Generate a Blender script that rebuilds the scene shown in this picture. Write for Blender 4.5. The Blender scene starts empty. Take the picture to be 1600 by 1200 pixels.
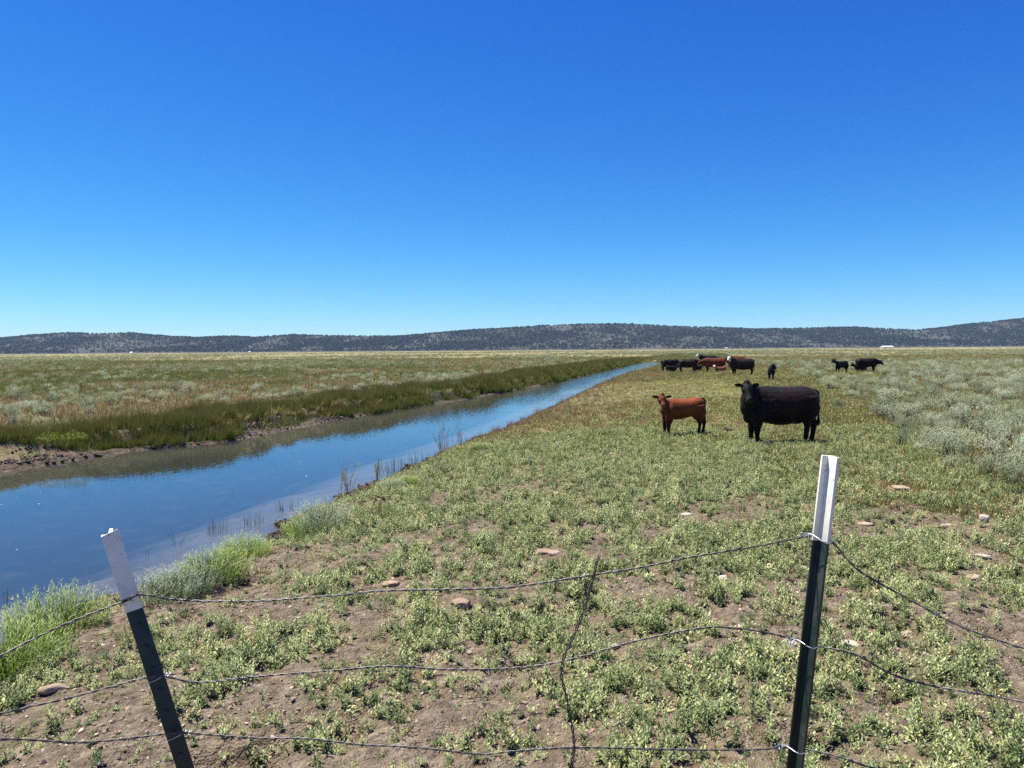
import bpy, bmesh, math, random
import numpy as np
from mathutils import Vector, Matrix, Euler

rng = np.random.default_rng(7)
random.seed(7)
scene = bpy.context.scene
COL = scene.collection
R = math.radians

# ------------------------------------------------------------------ camera
CAM = Vector((0.0, 0.0, 2.1))
F = 1202.0                                   # focal length in photo pixels (1600 wide)
cam_d = bpy.data.cameras.new('camera')
cam_d.sensor_width = 36.0
cam_d.lens = 36.0 * F / 1600.0
cam_d.clip_start = 0.05
cam_d.clip_end = 30000
cam = bpy.data.objects.new('camera', cam_d)
COL.objects.link(cam)
CROT = Matrix.Rotation(R(90 - 2.52), 3, 'X') @ Matrix.Rotation(R(-0.43), 3, 'Z')
cam.matrix_world = Matrix.Translation(CAM) @ CROT.to_4x4()
scene.camera = cam

# ------------------------------------------------------------------ world, sun, exposure
SUN = Vector((-0.36, 0.17, 0.92)).normalized()
world = bpy.data.worlds.new('World'); scene.world = world; world.use_nodes = True
wn = world.node_tree.nodes; wl = world.node_tree.links
sky = wn.new('ShaderNodeTexSky'); sky.sky_type = 'NISHITA'; sky.sun_disc = False
sky.sun_elevation = math.asin(SUN.z); sky.sun_rotation = math.atan2(SUN.x, SUN.y)
sky.altitude = 1500; sky.air_density = 1.0; sky.dust_density = 0.0; sky.ozone_density = 3.0
sep = wn.new('ShaderNodeSeparateColor'); cmb = wn.new('ShaderNodeCombineColor'); wl.new(sky.outputs[0], sep.inputs[0])
for k, (pw, sc_) in enumerate(((1.95, 1.0), (1.33, 1.13), (0.71, 1.20))):     # the deep, clear blue of a phone's colour rendering, all round
    m0 = wn.new('ShaderNodeMath'); m0.operation = 'MULTIPLY'; m0.inputs[1].default_value = 0.1; wl.new(sep.outputs[k], m0.inputs[0])
    m1 = wn.new('ShaderNodeMath'); m1.operation = 'POWER'; m1.inputs[1].default_value = pw; wl.new(m0.outputs[0], m1.inputs[0])
    m2 = wn.new('ShaderNodeMath'); m2.operation = 'MULTIPLY'; m2.inputs[1].default_value = sc_ * 10; wl.new(m1.outputs[0], m2.inputs[0])
    wl.new(m2.outputs[0], cmb.inputs[k])
wl.new(cmb.outputs[0], wn['Background'].inputs[0])
wn['Background'].inputs[1].default_value = 0.054
sl = bpy.data.lights.new('sun', 'SUN'); sl.energy = 5.0; sl.angle = R(0.53); sl.color = (1.0, 0.955, 0.88)
so = bpy.data.objects.new('sun', sl); COL.objects.link(so)
so.rotation_euler = SUN.to_track_quat('Z', 'Y').to_euler(); so.location = (0, 0, 60)
vs = scene.view_settings
vs.view_transform = 'Standard'; vs.look = 'None'; vs.gamma = 1.0; vs.exposure = 1.0; vs.use_curve_mapping = False
scene.render.film_transparent = False
cy = scene.cycles
cy.max_bounces = 6; cy.diffuse_bounces = 2; cy.glossy_bounces = 3; cy.transparent_max_bounces = 10
cy.volume_bounces = 0; cy.caustics_reflective = False; cy.caustics_refractive = False
cy.use_denoising = False; cy.denoiser = 'OPENIMAGEDENOISE'; cy.denoising_input_passes = 'RGB_ALBEDO_NORMAL'; cy.denoising_prefilter = 'ACCURATE'; cy.use_adaptive_sampling = False

# ------------------------------------------------------------------ helpers
def ray(px, py):
    return CROT @ Vector(((px - 800) / F, (600 - py) / F, -1.0))
def at(px, py, z=0.0):
    d = ray(px, py); t = (z - CAM.z) / d.z
    return CAM + d * t
def at_depth(px, py, y):
    d = ray(px, py); return CAM + d * (y / d.y)

def _hash(ix, iy, seed):
    h = (ix.astype(np.int64) * 374761393 + iy.astype(np.int64) * 668265263 + seed * 1442695041) & 0x7fffffff
    h = ((h ^ (h >> 13)) * 1274126177) & 0x7fffffff
    h = (h ^ (h >> 16)) & 0x7fffffff
    return (h % 100003) / 100003.0
def vnoise(x, y, seed=0):
    x = np.asarray(x, float); y = np.asarray(y, float)
    ix = np.floor(x); iy = np.floor(y); fx = x - ix; fy = y - iy
    fx = fx * fx * (3 - 2 * fx); fy = fy * fy * (3 - 2 * fy)
    a = _hash(ix, iy, seed); b = _hash(ix + 1, iy, seed); c = _hash(ix, iy + 1, seed); d = _hash(ix + 1, iy + 1, seed)
    return (a * (1 - fx) + b * fx) * (1 - fy) + (c * (1 - fx) + d * fx) * fy
def fbm(x, y, oct=4, seed=0, gain=0.5):
    v = 0; amp = 1; tot = 0; ang = 0.0
    for o in range(oct):
        c, s = math.cos(ang), math.sin(ang)
        v = v + amp * vnoise((x * c - y * s) * 2 ** o + 17.3 * o, (x * s + y * c) * 2 ** o + 9.1 * o, seed + o)
        tot += amp; amp *= gain; ang += 0.7
    return v / tot                      # 0..1
def sstep(a, b, x):
    t = np.clip((np.asarray(x, float) - a) / (b - a), 0, 1); return t * t * (3 - 2 * t)

class NT:
    """small material builder"""
    def __init__(s, name):
        s.m = bpy.data.materials.new(name); s.m.use_nodes = True
        s.n = s.m.node_tree.nodes; s.l = s.m.node_tree.links
        s.b = s.n['Principled BSDF']; s.out = s.n['Material Output']
    def node(s, t, **kw):
        n = s.n.new(t)
        for k, v in kw.items(): setattr(n, k, v)
        return n
    def link(s, a, b): s.l.new(a, b)
    def val(s, x, sock):
        if isinstance(x, (int, float)): sock.default_value = x
        elif isinstance(x, (tuple, list)): sock.default_value = (*x, 1.0)[:4] if len(x) == 3 and sock.type == 'RGBA' else x
        else: s.l.new(x, sock)
    def mix(s, f, a, b, mode='MIX'):
        n = s.node('ShaderNodeMix', data_type='RGBA', blend_type=mode)
        s.val(f, n.inputs[0]); s.val(a, n.inputs[6]); s.val(b, n.inputs[7]); return n.outputs[2]
    def math(s, op, a, b=0.0, c=None):
        n = s.node('ShaderNodeMath', operation=op); s.val(a, n.inputs[0]); s.val(b, n.inputs[1])
        if c is not None: s.val(c, n.inputs[2])
        return n.outputs[0]
    def noise(s, scale, detail=4, rough=0.55, vec=None, dist=0.0):
        n = s.node('ShaderNodeTexNoise'); n.inputs['Scale'].default_value = scale
        n.inputs['Detail'].default_value = detail; n.inputs['Roughness'].default_value = rough
        n.inputs['Distortion'].default_value = dist
        if vec is not None: s.l.new(vec, n.inputs['Vector'])
        return n.outputs[0]
    def ramp(s, f, stops):
        n = s.node('ShaderNodeValToRGB'); s.l.new(f, n.inputs[0]); e = n.color_ramp.elements
        while len(e) < len(stops): e.new(0.5)
        for k, (p, c) in enumerate(stops): e[k].position = p; e[k].color = (*c, 1)
        return n.outputs[0]
    def mapr(s, f, a, b, c=0.0, d=1.0):
        n = s.node('ShaderNodeMapRange'); s.val(f, n.inputs[0])
        for k, v in enumerate((a, b, c, d)): n.inputs[k + 1].default_value = v
        return n.outputs[0]
    def bump(s, h, strength=0.5, dist=0.02):
        n = s.node('ShaderNodeBump'); n.inputs['Strength'].default_value = strength; n.inputs['Distance'].default_value = dist
        s.l.new(h, n.inputs['Height']); s.l.new(n.outputs[0], s.b.inputs['Normal']); return n.outputs[0]
    def attr(s, name):
        return s.node('ShaderNodeAttribute', attribute_name=name)
    def pos(s): return s.node('ShaderNodeNewGeometry').outputs['Position']
    def obj(s): return s.node('ShaderNodeTexCoord').outputs['Object']
    def rnd(s): return s.node('ShaderNodeObjectInfo').outputs['Random']
    def base(s, c, rough=0.8, spec=0.3):
        s.val(c, s.b.inputs['Base Color']); s.val(rough, s.b.inputs['Roughness']); s.b.inputs['Specular IOR Level'].default_value = spec

def leaf_mat(name, ramp, trans=0.25, tip=None, rough=0.6, spec=0.25, tipstart=0.55):
    """foliage: colour varies per plant and per leaf, some light comes through"""
    t = NT(name)
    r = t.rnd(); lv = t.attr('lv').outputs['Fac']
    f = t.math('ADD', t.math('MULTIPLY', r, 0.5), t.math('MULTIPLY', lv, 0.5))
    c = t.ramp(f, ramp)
    if tip is not None:
        tt = t.attr('tt').outputs['Fac']
        c = t.mix(t.mapr(tt, tipstart, 1.0), c, tip)
    t.base(c, rough, spec)
    tr = t.node('ShaderNodeBsdfTranslucent'); t.link(c, tr.inputs[0])
    mx = t.node('ShaderNodeMixShader'); mx.inputs[0].default_value = trans
    t.link(t.b.outputs[0], mx.inputs[1]); t.link(tr.outputs[0], mx.inputs[2]); t.link(mx.outputs[0], t.out.inputs[0])
    return t.m

def link(o, parent=None):
    COL.objects.link(o)
    if parent is not None: o.parent = parent
    return o
def tag(o, label, cat, group=None):
    o['label'] = label; o['category'] = cat
    if group: o['group'] = group
    return o
def thing(name, label, cat, loc=(0, 0, 0), rotz=0.0, group=None):
    o = bpy.data.objects.new(name, None); o.empty_display_size = 0.1
    o.location = loc; o.rotation_euler = (0, 0, rotz); link(o)
    return tag(o, label, cat, group)
def part(name, me, mat, parent, smooth=False, label=None):
    o = bpy.data.objects.new(name, me)
    if mat is not None and len(me.materials) == 0: me.materials.append(mat)
    if smooth: me.shade_smooth()
    link(o, parent)
    if label: o['label'] = label
    return o
def pydata(name, v, f):
    me = bpy.data.meshes.new(name); me.from_pydata([tuple(p) for p in v], [], f); me.update(); return me

class Leaves:
    """collects blades (tapered, bent strips) with per-leaf value lv and tip value tt"""
    def __init__(s): s.v = []; s.f = []; s.lv = []; s.tt = []; s.mi = []
    def blade(s, base, d, length, width, droop=0.0, side=None, fold=0.0, seg=2, wide=0.45, lv=None, mi=0, t0=0.0, t1=1.0):
        d = Vector(d).normalized(); base = Vector(base)
        if side is None:
            a = random.uniform(0, 2 * math.pi); side = Vector((math.cos(a), math.sin(a), 0.0))
        side = (Vector(side) - d * Vector(side).dot(d))
        if side.length < 1e-4: side = d.orthogonal()
        side.normalize(); nrm = side.cross(d)
        lv = random.random() if lv is None else lv
        i0 = len(s.v); p = base.copy(); dd = d.copy()
        for k in range(seg + 1):
            t = k / seg
            if k == seg:
                s.v.append(p.copy()); s.tt.append(t1)
            else:
                w = width * (0.35 + 0.65 * min(1, t / wide)) if t <= wide else width * (1 - 0.6 * (t - wide) / (1 - wide))
                s.v.append(p - side * w * 0.5 + nrm * fold * w); s.v.append(p + side * w * 0.5 + nrm * fold * w)
                s.tt += [t0 + (t1 - t0) * t] * 2
            dd = (dd + Vector((0, 0, -droop / seg)) ).normalized()
            p = p + dd * (length / seg)
        for k in range(seg - 1):
            a = i0 + 2 * k; s.f.append((a, a + 1, a + 3, a + 2)); s.mi.append(mi)
        a = i0 + 2 * (seg - 1); s.f.append((a, a + 1, a + 2)); s.mi.append(mi)
        s.lv += [lv] * (len(s.v) - i0)
    def mesh(s, name, mats):
        me = bpy.data.meshes.new(name); me.from_pydata([tuple(p) for p in s.v], [], s.f)
        for nm, dat in (('lv', s.lv), ('tt', s.tt)):
            a = me.attributes.new(nm, 'FLOAT', 'POINT'); a.data.foreach_set('value', np.array(dat, np.float32))
        for m in mats: me.materials.append(m)
        me.polygons.foreach_set('material_index', np.array(s.mi, np.int32)); me.update()
        return me

def ring_frame(t, up):
    side = t.cross(up)
    if side.length < 1e-5: side = t.orthogonal()
    side.normalize(); return side, side.cross(t).normalized()
def catmull(pts, n):
    """resample a list of equal-length tuples"""
    P = np.array(pts, float); m = len(P); out = []
    for i in range(m - 1):
        p0 = P[max(i - 1, 0)]; p1 = P[i]; p2 = P[i + 1]; p3 = P[min(i + 2, m - 1)]
        for k in range(n):
            t = k / n
            out.append(0.5 * ((2 * p1) + (-p0 + p2) * t + (2 * p0 - 5 * p1 + 4 * p2 - p3) * t * t + (-p0 + 3 * p1 - 3 * p2 + p3) * t ** 3))
    out.append(P[-1]); return np.array(out)
def loft(stations, up=(0, 0, 1), n=14, sub=4, cap=True):
    """stations: (x,y,z,half_width,half_height)"""
    S = catmull(stations, sub); up = Vector(up); V = []; Fc = []
    for i in range(len(S)):
        a = Vector(S[max(i - 1, 0)][:3]); b = Vector(S[min(i + 1, len(S) - 1)][:3]); t = (b - a)
        t = t.normalized() if t.length > 1e-7 else Vector((1, 0, 0))
        side, u = ring_frame(t, up); c = Vector(S[i][:3]); w = max(S[i][3], 1e-4); h = max(S[i][4], 1e-4)
        for k in range(n):
            an = 2 * math.pi * k / n; V.append(c + side * (w * math.cos(an)) + u * (h * math.sin(an)))
    for i in range(len(S) - 1):
        for k in range(n):
            a = i * n + k; b = i * n + (k + 1) % n; Fc.append((a, b, b + n, a + n))
    if cap:
        Fc.append(tuple(reversed(range(n)))); Fc.append(tuple((len(S) - 1) * n + k for k in range(n)))
    return V, Fc
def merge(parts):
    V = []; Fc = []
    for v, f in parts:
        o = len(V); V += list(v); Fc += [tuple(i + o for i in q) for q in f]
    return V, Fc
def tube(pts, r, n=6, sub=1, up=(0, 0, 1)):
    return loft([(p[0], p[1], p[2], r, r) for p in pts], up, n, sub)

PROTO = bpy.data.collections.new('plant_kinds')          # never linked: only read by the scatter nodes
def proto_coll(name, meshes):
    c = bpy.data.collections.new(name)
    for k, me in enumerate(meshes):
        o = bpy.data.objects.new('%s_%02d' % (name, k), me); c.objects.link(o)
    return c
def scatter(name, coll, P, rot, scl, idx, label=None, kind='stuff'):
    me = bpy.data.meshes.new(name); n = len(P)
    me.vertices.add(n); me.vertices.foreach_set('co', np.asarray(P, np.float32).ravel())
    for nm, dat, ty in (('rot', rot, 'FLOAT_VECTOR'), ('scl', scl, 'FLOAT_VECTOR')):
        a = me.attributes.new(nm, ty, 'POINT'); a.data.foreach_set('vector', np.asarray(dat, np.float32).ravel())
    a = me.attributes.new('idx', 'INT', 'POINT'); a.data.foreach_set('value', np.asarray(idx, np.int32))
    o = bpy.data.objects.new(name, me); link(o)
    ng = bpy.data.node_groups.new(name + '_nodes', 'GeometryNodeTree')
    ng.interface.new_socket('Geometry', in_out='INPUT', socket_type='NodeSocketGeometry')
    ng.interface.new_socket('Geometry', in_out='OUTPUT', socket_type='NodeSocketGeometry')
    gi = ng.nodes.new('NodeGroupInput'); go = ng.nodes.new('NodeGroupOutput')
    ci = ng.nodes.new('GeometryNodeCollectionInfo'); ci.inputs['Collection'].default_value = coll
    ci.inputs['Separate Children'].default_value = True; ci.inputs['Reset Children'].default_value = True
    ip = ng.nodes.new('GeometryNodeInstanceOnPoints'); ip.inputs['Pick Instance'].default_value = True
    def na(nm, ty):
        q = ng.nodes.new('GeometryNodeInputNamedAttribute'); q.data_type = ty; q.inputs[0].default_value = nm; return q.outputs[0]
    L = ng.links.new
    L(gi.outputs[0], ip.inputs['Points']); L(ci.outputs[0], ip.inputs['Instance']); L(na('idx', 'INT'), ip.inputs['Instance Index'])
    L(na('rot', 'FLOAT_VECTOR'), ip.inputs['Rotation']); L(na('scl', 'FLOAT_VECTOR'), ip.inputs['Scale'])
    L(ip.outputs[0], go.inputs[0])
    md = o.modifiers.new('scatter', 'NODES'); md.node_group = ng
    o['kind'] = kind
    if label: o['label'] = label
    return o
def rots(n, tilt=0.15):
    return np.stack([rng.normal(0, tilt, n), rng.normal(0, tilt, n), rng.uniform(0, 6.283, n)], 1)
def scl3(s, zvar=0.15):
    return np.stack([s, s, s * rng.uniform(1 - zvar, 1 + zvar, len(s))], 1)

# ------------------------------------------------------------------ terrain shape
WZ = -0.5                                             # water level
def shore(pts):
    A = sorted([(p.y, p.x) for p in (at(x, y, WZ) for x, y in pts)]); return np.array(A)
SR = shore([(1029, 570), (1000, 577), (970, 586), (935, 600), (880, 625), (845, 644), (740, 690), (640, 730), (560, 765), (470, 812), (400, 850), (290, 893), (150, 937)])
SL = shore([(1024, 563), (1000, 567), (935, 581), (860, 599), (736, 623), (660, 634), (514, 658), (367, 689), (204, 705), (90, 722), (0, 738)])
def _ext(A):
    s0 = 0.21; a = A[0]; z = A[-1]
    return np.vstack([[a[0] - 60, a[1] - 60 * s0 * 0.9], A, [z[0] + 60, z[1] + 15.5], [z[0] + 200, z[1] + 50]])
SR = _ext(SR); SL = _ext(SL)
def xR(y): return np.interp(y, SR[:, 0], SR[:, 1]) + 0.5 * (fbm(np.asarray(y, float) * 0.5, 3.1, 3, 5) - 0.5) + 0.5 * (fbm(np.asarray(y, float) * 1.9, 8.1, 3, 15) - 0.5)
def xL(y):
    v = np.interp(y, SL[:, 0], SL[:, 1]) + 0.5 * (fbm(np.asarray(y, float) * 0.4, 7.7, 3, 9) - 0.5)
    return np.minimum(v, xR(y) - 0.7)
def gz(x, y, fine=True):
    x = np.asarray(x, float); y = np.asarray(y, float)
    s = x - xR(y); q = xL(y) - x
    wr = 1.25 + 0.5 * fbm(y * 0.4, y * 0 + 2, 2, 21)
    land_r = WZ + np.interp(y, [8, 30, 60], [0.30, 0.20, 0.12]) * sstep(0, 1, s / wr) + np.interp(y, [8, 30, 60], [0.17, 0.27, 0.35]) * sstep(0, 1, s / np.interp(y, [8, 30, 60, 120], [3.5, 7.0, 13.0, 22.0])) + 0.03 * sstep(0, 0.12, s)
    wlb = np.interp(y, [14, 18, 20.5, 22.5, 26, 28.5, 31], [3.2, 2.4, 1.2, 0.9, 1.1, 1.3, 0.8])
    land_l = WZ + 0.06 * sstep(0, 0.2, q) + 0.44 * sstep(0, 1, (q - wlb * 0.45) / (wlb * 0.6))
    dist = np.minimum(-s, -q)
    bed = WZ - 0.02 - 0.75 * sstep(0, 1, np.minimum((-s - 0.25) / 3.8 + 0.10 * (fbm(x * 0.9, y * 0.9, 3, 67) - 0.5), -q / 1.3))
    z = np.where(s > 0, land_r, np.where(q > 0, land_l, bed))
    z = z * (1 - sstep(146, 165, y))
    land = np.where(s > 0, sstep(0, 2.0, s), sstep(0, 2.0, q))
    r = np.hypot(x, y)
    z = z + land * 0.10 * (fbm(x * 0.35, y * 0.35, 3, 31) - 0.5) * np.clip(30 / np.maximum(r, 1), 0.1, 1)
    z = z + land * 0.55 * (1 - sstep(1.2, 3.6, y)) * sstep(-9, -3, x)      # the shoulder the fence stands on
    if fine:
        near = np.clip((s > 0) * sstep(0.0, 0.4, s), 0, 1) * (1 - sstep(14, 24, r))
        lump = fbm(x * 2.2, y * 2.2, 4, 41, 0.6) - 0.5
        clod = np.abs(fbm(x * 7.0, y * 7.0, 3, 51, 0.6) - 0.5)
        pit = np.clip(fbm(x * 3.1 + 9, y * 3.1, 2, 57) - 0.60, 0, 1)
        z = z + near * (-0.35 * pit + 0.12 * lump + 0.09 * (0.2 - clod))
        mud = (np.exp(-np.maximum(s, 0) / 0.5) * (s > 0) * (1 - sstep(20, 40, y)) + np.exp(-np.maximum(q - 0.3, 0) / 1.2) * (q > 0) * (1 - sstep(25, 45, y)))
        z = z + mud * 0.18 * (fbm(x * 3.5, y * 3.5, 4, 61, 0.65) - 0.45)
    return z
def g1(x, y): return float(gz(np.array([x]), np.array([y]))[0])
def land_mask(x, y, marg=0.0): return ((x - xR(y)) > marg) | ((xL(y) - x) > marg)
def bare(x, y):
    """bare dirt 1 .. overgrown 0, right of the canal"""
    n = 0.68 * fbm(x * 2.5 + 3.7, y * 2.5, 4, 71, 0.6) + 0.32 * fbm(x * 0.5, y * 0.5 + 2.2, 2, 73)
    bias = 0.055 * (1 - sstep(-2.6, 1.2, x - 0.12 * y)) * (1 - sstep(7, 12, y)) - 0.10 * sstep(6.0, 11.5, y)
    return sstep(0.40, 0.64, n + bias)

# ------------------------------------------------------------------ ground sheet
def build_ground():
    ys = list(np.arange(-60, 0, 6.0)) + list(np.arange(0, 3.4, 0.2)); y = 3.4; st = 0.045
    while y < 7800:
        ys.append(y)
        if y > 12: st *= 1.032
        y += st
    ys = np.array(ys)
    sr = []; s = 0.0; st = 0.035
    while s < 7500:
        sr.append(s)
        if s > 8: st *= 1.045
        s += st
    q = []; s = 0.0; st = 0.08
    while s < 7500:
        q.append(s); st *= 1.045; s += st
    sr = np.array(sr); q = np.array(q); mid = np.linspace(0, 1, 26)[1:-1]
    nc = len(q) + len(mid) + len(sr)
    Y = np.repeat(ys[:, None], nc, 1)
    a = xL(ys)[:, None]; b = xR(ys)[:, None]
    X = np.concatenate([a - q[::-1][None, :], a + (b - a) * mid[None, :], b + sr[None, :]], 1)
    Z = gz(X, Y)
    Z = np.where(np.hypot(X, Y) > 900, np.minimum(Z, 0.0), Z)
    n, m = Y.shape
    co = np.stack([X, Y, Z], 2).reshape(-1, 3)
    i = np.arange(n * m).reshape(n, m)
    quads = np.stack([i[:-1, :-1], i[:-1, 1:], i[1:, 1:], i[1:, :-1]], 2).reshape(-1, 4)
    me = bpy.data.meshes.new('ground')
    me.vertices.add(len(co)); me.vertices.foreach_set('co', co.astype(np.float32).ravel())
    me.loops.add(quads.size); me.loops.foreach_set('vertex_index', quads.astype(np.int32).ravel())
    me.polygons.add(len(quads)); me.polygons.foreach_set('loop_start', np.arange(0, quads.size, 4, dtype=np.int32))
    me.update(calc_edges=True)
    x, y, z = co.T
    s = x - xR(y); qq = xL(y) - x
    grass = np.where(y > 143, 1.0, np.where(s > 0, sstep(9, 22, y) * 0.75 + 0.25 * (1 - bare(x, y)), sstep(0.6, 2.2, qq)))
    wet = (y < 143) * np.where(s > 0, 1 - sstep(0.15, 0.8, s), np.where(qq > 0, (1 - sstep(0.0, 1.6, qq)) * 0.8, 0))
    bed = np.where((s < 0) & (qq < 0) & (y < 145), 1.0, 0.0)
    deep = np.clip((WZ - z) / 0.5, 0, 1) * bed
    left = (qq > 0) * 1.0
    for nm, d in (('grass', grass), ('wet', wet), ('bed', bed), ('deep', deep), ('leftside', left)):
        at_ = me.attributes.new(nm, 'FLOAT', 'POINT'); at_.data.foreach_set('value', d.astype(np.float32))
    me.shade_smooth()
    o = bpy.data.objects.new('ground', me); link(o); o['kind'] = 'structure'
    t = NT('ground_soil'); P = t.pos()
    n1 = t.noise(1.1, 6, 0.6, P); n2 = t.noise(9.0, 5, 0.65, P); n3 = t.noise(60, 4, 0.7, P)
    dirt = t.ramp(n2, [(0.30, (0.095, 0.070, 0.045)), (0.5, (0.235, 0.182, 0.122)), (0.72, (0.45, 0.365, 0.26))])
    dirt = t.mix(t.mapr(n1, 0.35, 0.65), dirt, t.mix(0.45, dirt, (0.15, 0.105, 0.075)))
    dirt = t.mix(t.mapr(n3, 0.3, 0.75), t.mix(0.25, dirt, (0.1, 0.07, 0.05)), dirt)
    # plain: dry and green grass seen from afar
    p1 = t.noise(0.045, 5, 0.6, P); p2 = t.noise(0.35, 5, 0.65, P); p3 = t.noise(3.0, 4, 0.7, P)
    pl = t.ramp(p2, [(0.28, (0.14, 0.135, 0.05)), (0.46, (0.25, 0.21, 0.085)), (0.6, (0.36, 0.285, 0.13)), (0.78, (0.27, 0.25, 0.12))])
    pl = t.mix(t.mapr(p1, 0.4, 0.62), pl, t.mix(0.6, pl, (0.17, 0.17, 0.085)))
    pl = t.mix(t.math('MULTIPLY', t.mapr(p3, 0.45, 0.7), 0.5), pl, (0.09, 0.09, 0.045))
    p4 = t.noise(0.012, 3, 0.5, P)
    pl = t.mix(t.math('MULTIPLY', t.mapr(p4, 0.52, 0.66), 0.55), pl, (0.31, 0.23, 0.11))
    c = t.mix(t.attr('grass').outputs['Fac'], dirt, pl)
    mud = t.ramp(n2, [(0.32, (0.028, 0.02, 0.015)), (0.55, (0.085, 0.063, 0.048)), (0.78, (0.22, 0.175, 0.135))])
    c = t.mix(t.attr('wet').outputs['Fac'], c, mud)
    silt = t.mix(t.mapr(n2, 0.35, 0.7), (0.42, 0.35, 0.265), (0.25, 0.20, 0.145))
    silt = t.mix(t.mapr(t.math('ADD', t.attr('deep').outputs['Fac'], t.math('MULTIPLY', t.math('SUBTRACT', t.noise(1.6, 4, 0.6, P), 0.5), 0.9)), -0.1, 1.0), silt, (0.035, 0.04, 0.026))
    c = t.mix(t.attr('bed').outputs['Fac'], c, silt)
    t.base(c, 0.95, 0.15)
    vo = t.node('ShaderNodeTexVoronoi'); vo.inputs['Scale'].default_value = 22; t.link(P, vo.inputs['Vector'])
    vo2 = t.node('ShaderNodeTexVoronoi'); vo2.inputs['Scale'].default_value = 70; t.link(P, vo2.inputs['Vector'])
    cl_ = t.math('ADD', t.math('MULTIPLY', vo.outputs[0], -0.45), t.math('MULTIPLY', vo2.outputs[0], -0.25))
    h = t.math('ADD', t.math('ADD', t.math('MULTIPLY', n2, 0.6), t.math('MULTIPLY', n3, 0.35)), cl_)
    t.bump(h, 1.0, 0.07)
    me.materials.append(t.m)
    return o
ground = build_ground()

# ------------------------------------------------------------------ water
def build_water():
    ys = np.concatenate([np.arange(-50, 3, 2.0), np.arange(3, 60, 0.5), np.arange(60, 160, 3.0)])
    k = np.linspace(-0.6, 1.6, 9); V = []; Fc = []
    k = np.linspace(0, 1, 9)
    a = xL(ys) - 1.0; b = xR(ys) + 0.6
    for i, yy in enumerate(ys):
        for u in k: V.append((a[i] + (b[i] - a[i]) * u, yy, WZ))
    for i in range(len(ys) - 1):
        for j in range(8): p = i * 9 + j; Fc.append((p, p + 1, p + 10, p + 9))
    me = pydata('water', V, Fc); me.shade_smooth()
    o = bpy.data.objects.new('water', me); link(o); o['kind'] = 'structure'
    t = NT('canal_water'); t.n.remove(t.b); P = t.pos()
    mp = t.node('ShaderNodeMapping'); mp.inputs['Scale'].default_value = (1.0, 0.5, 1.0); mp.inputs['Rotation'].default_value = (0, 0, R(-12)); t.link(P, mp.inputs[0])
    w1 = t.noise(3.5, 3, 0.55, mp.outputs[0], 0.3); w2 = t.noise(18, 2, 0.5, mp.outputs[0])
    msk = t.mapr(t.noise(0.22, 3, 0.5, mp.outputs[0]), 0.4, 0.65)
    def ripple(scale, detail):
        n = t.node('ShaderNodeTexNoise'); n.inputs['Scale'].default_value = scale; n.inputs['Detail'].default_value = detail; n.inputs['Distortion'].default_value = 0.3
        t.link(mp.outputs[0], n.inputs['Vector']); v = t.node('ShaderNodeVectorMath', operation='SUBTRACT'); t.link(n.outputs['Color'], v.inputs[0]); v.inputs[1].default_value = (0.5, 0.5, 0.5); return v.outputs[0]
    sx = t.node('ShaderNodeSeparateXYZ'); t.link(P, sx.inputs[0])
    k_ = t.math('MULTIPLY', t.mapr(sx.outputs['Y'], 20, 60, 0.035, 0.32), t.math('ADD', 0.45, t.math('MULTIPLY', msk, 0.9)))   # breezier away from the crossing
    va = t.node('ShaderNodeVectorMath', operation='ADD'); t.link(ripple(9.0, 3), va.inputs[0]); t.link(ripple(33.0, 2), va.inputs[1])
    vs1 = t.node('ShaderNodeVectorMath', operation='SCALE'); t.link(va.outputs[0], vs1.inputs[0]); t.link(k_, vs1.inputs['Scale'])
    vm = t.node('ShaderNodeVectorMath', operation='MULTIPLY_ADD'); t.link(vs1.outputs[0], vm.inputs[0]); vm.inputs[1].default_value = (1, 1, 0); vm.inputs[2].default_value = (0, 0, 1)
    bp = t.node('ShaderNodeVectorMath', operation='NORMALIZE'); t.link(vm.outputs[0], bp.inputs[0])
    gl = t.node('ShaderNodeBsdfGlossy'); gl.inputs['Roughness'].default_value = 0.015; gl.inputs[0].default_value = (1, 1, 1, 1); t.link(bp.outputs[0], gl.inputs['Normal'])
    tr = t.node('ShaderNodeBsdfTransparent'); tr.inputs[0].default_value = (0.72, 0.75, 0.68, 1)
    df = t.node('ShaderNodeBsdfDiffuse'); df.inputs[0].default_value = (0.15, 0.185, 0.23, 1)       # suspended silt
    mu = t.node('ShaderNodeMixShader'); mu.inputs[0].default_value = 0.09; t.link(tr.outputs[0], mu.inputs[1]); t.link(df.outputs[0], mu.inputs[2])
    fr = t.node('ShaderNodeFresnel'); fr.inputs[0].default_value = 1.55; t.link(bp.outputs[0], fr.inputs['Normal'])
    mx = t.node('ShaderNodeMixShader'); t.link(fr.outputs[0], mx.inputs[0]); t.link(mu.outputs[0], mx.inputs[1]); t.link(gl.outputs[0], mx.inputs[2])
    t.link(mx.outputs[0], t.out.inputs[0]); me.materials.append(t.m)
build_water()

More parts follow.
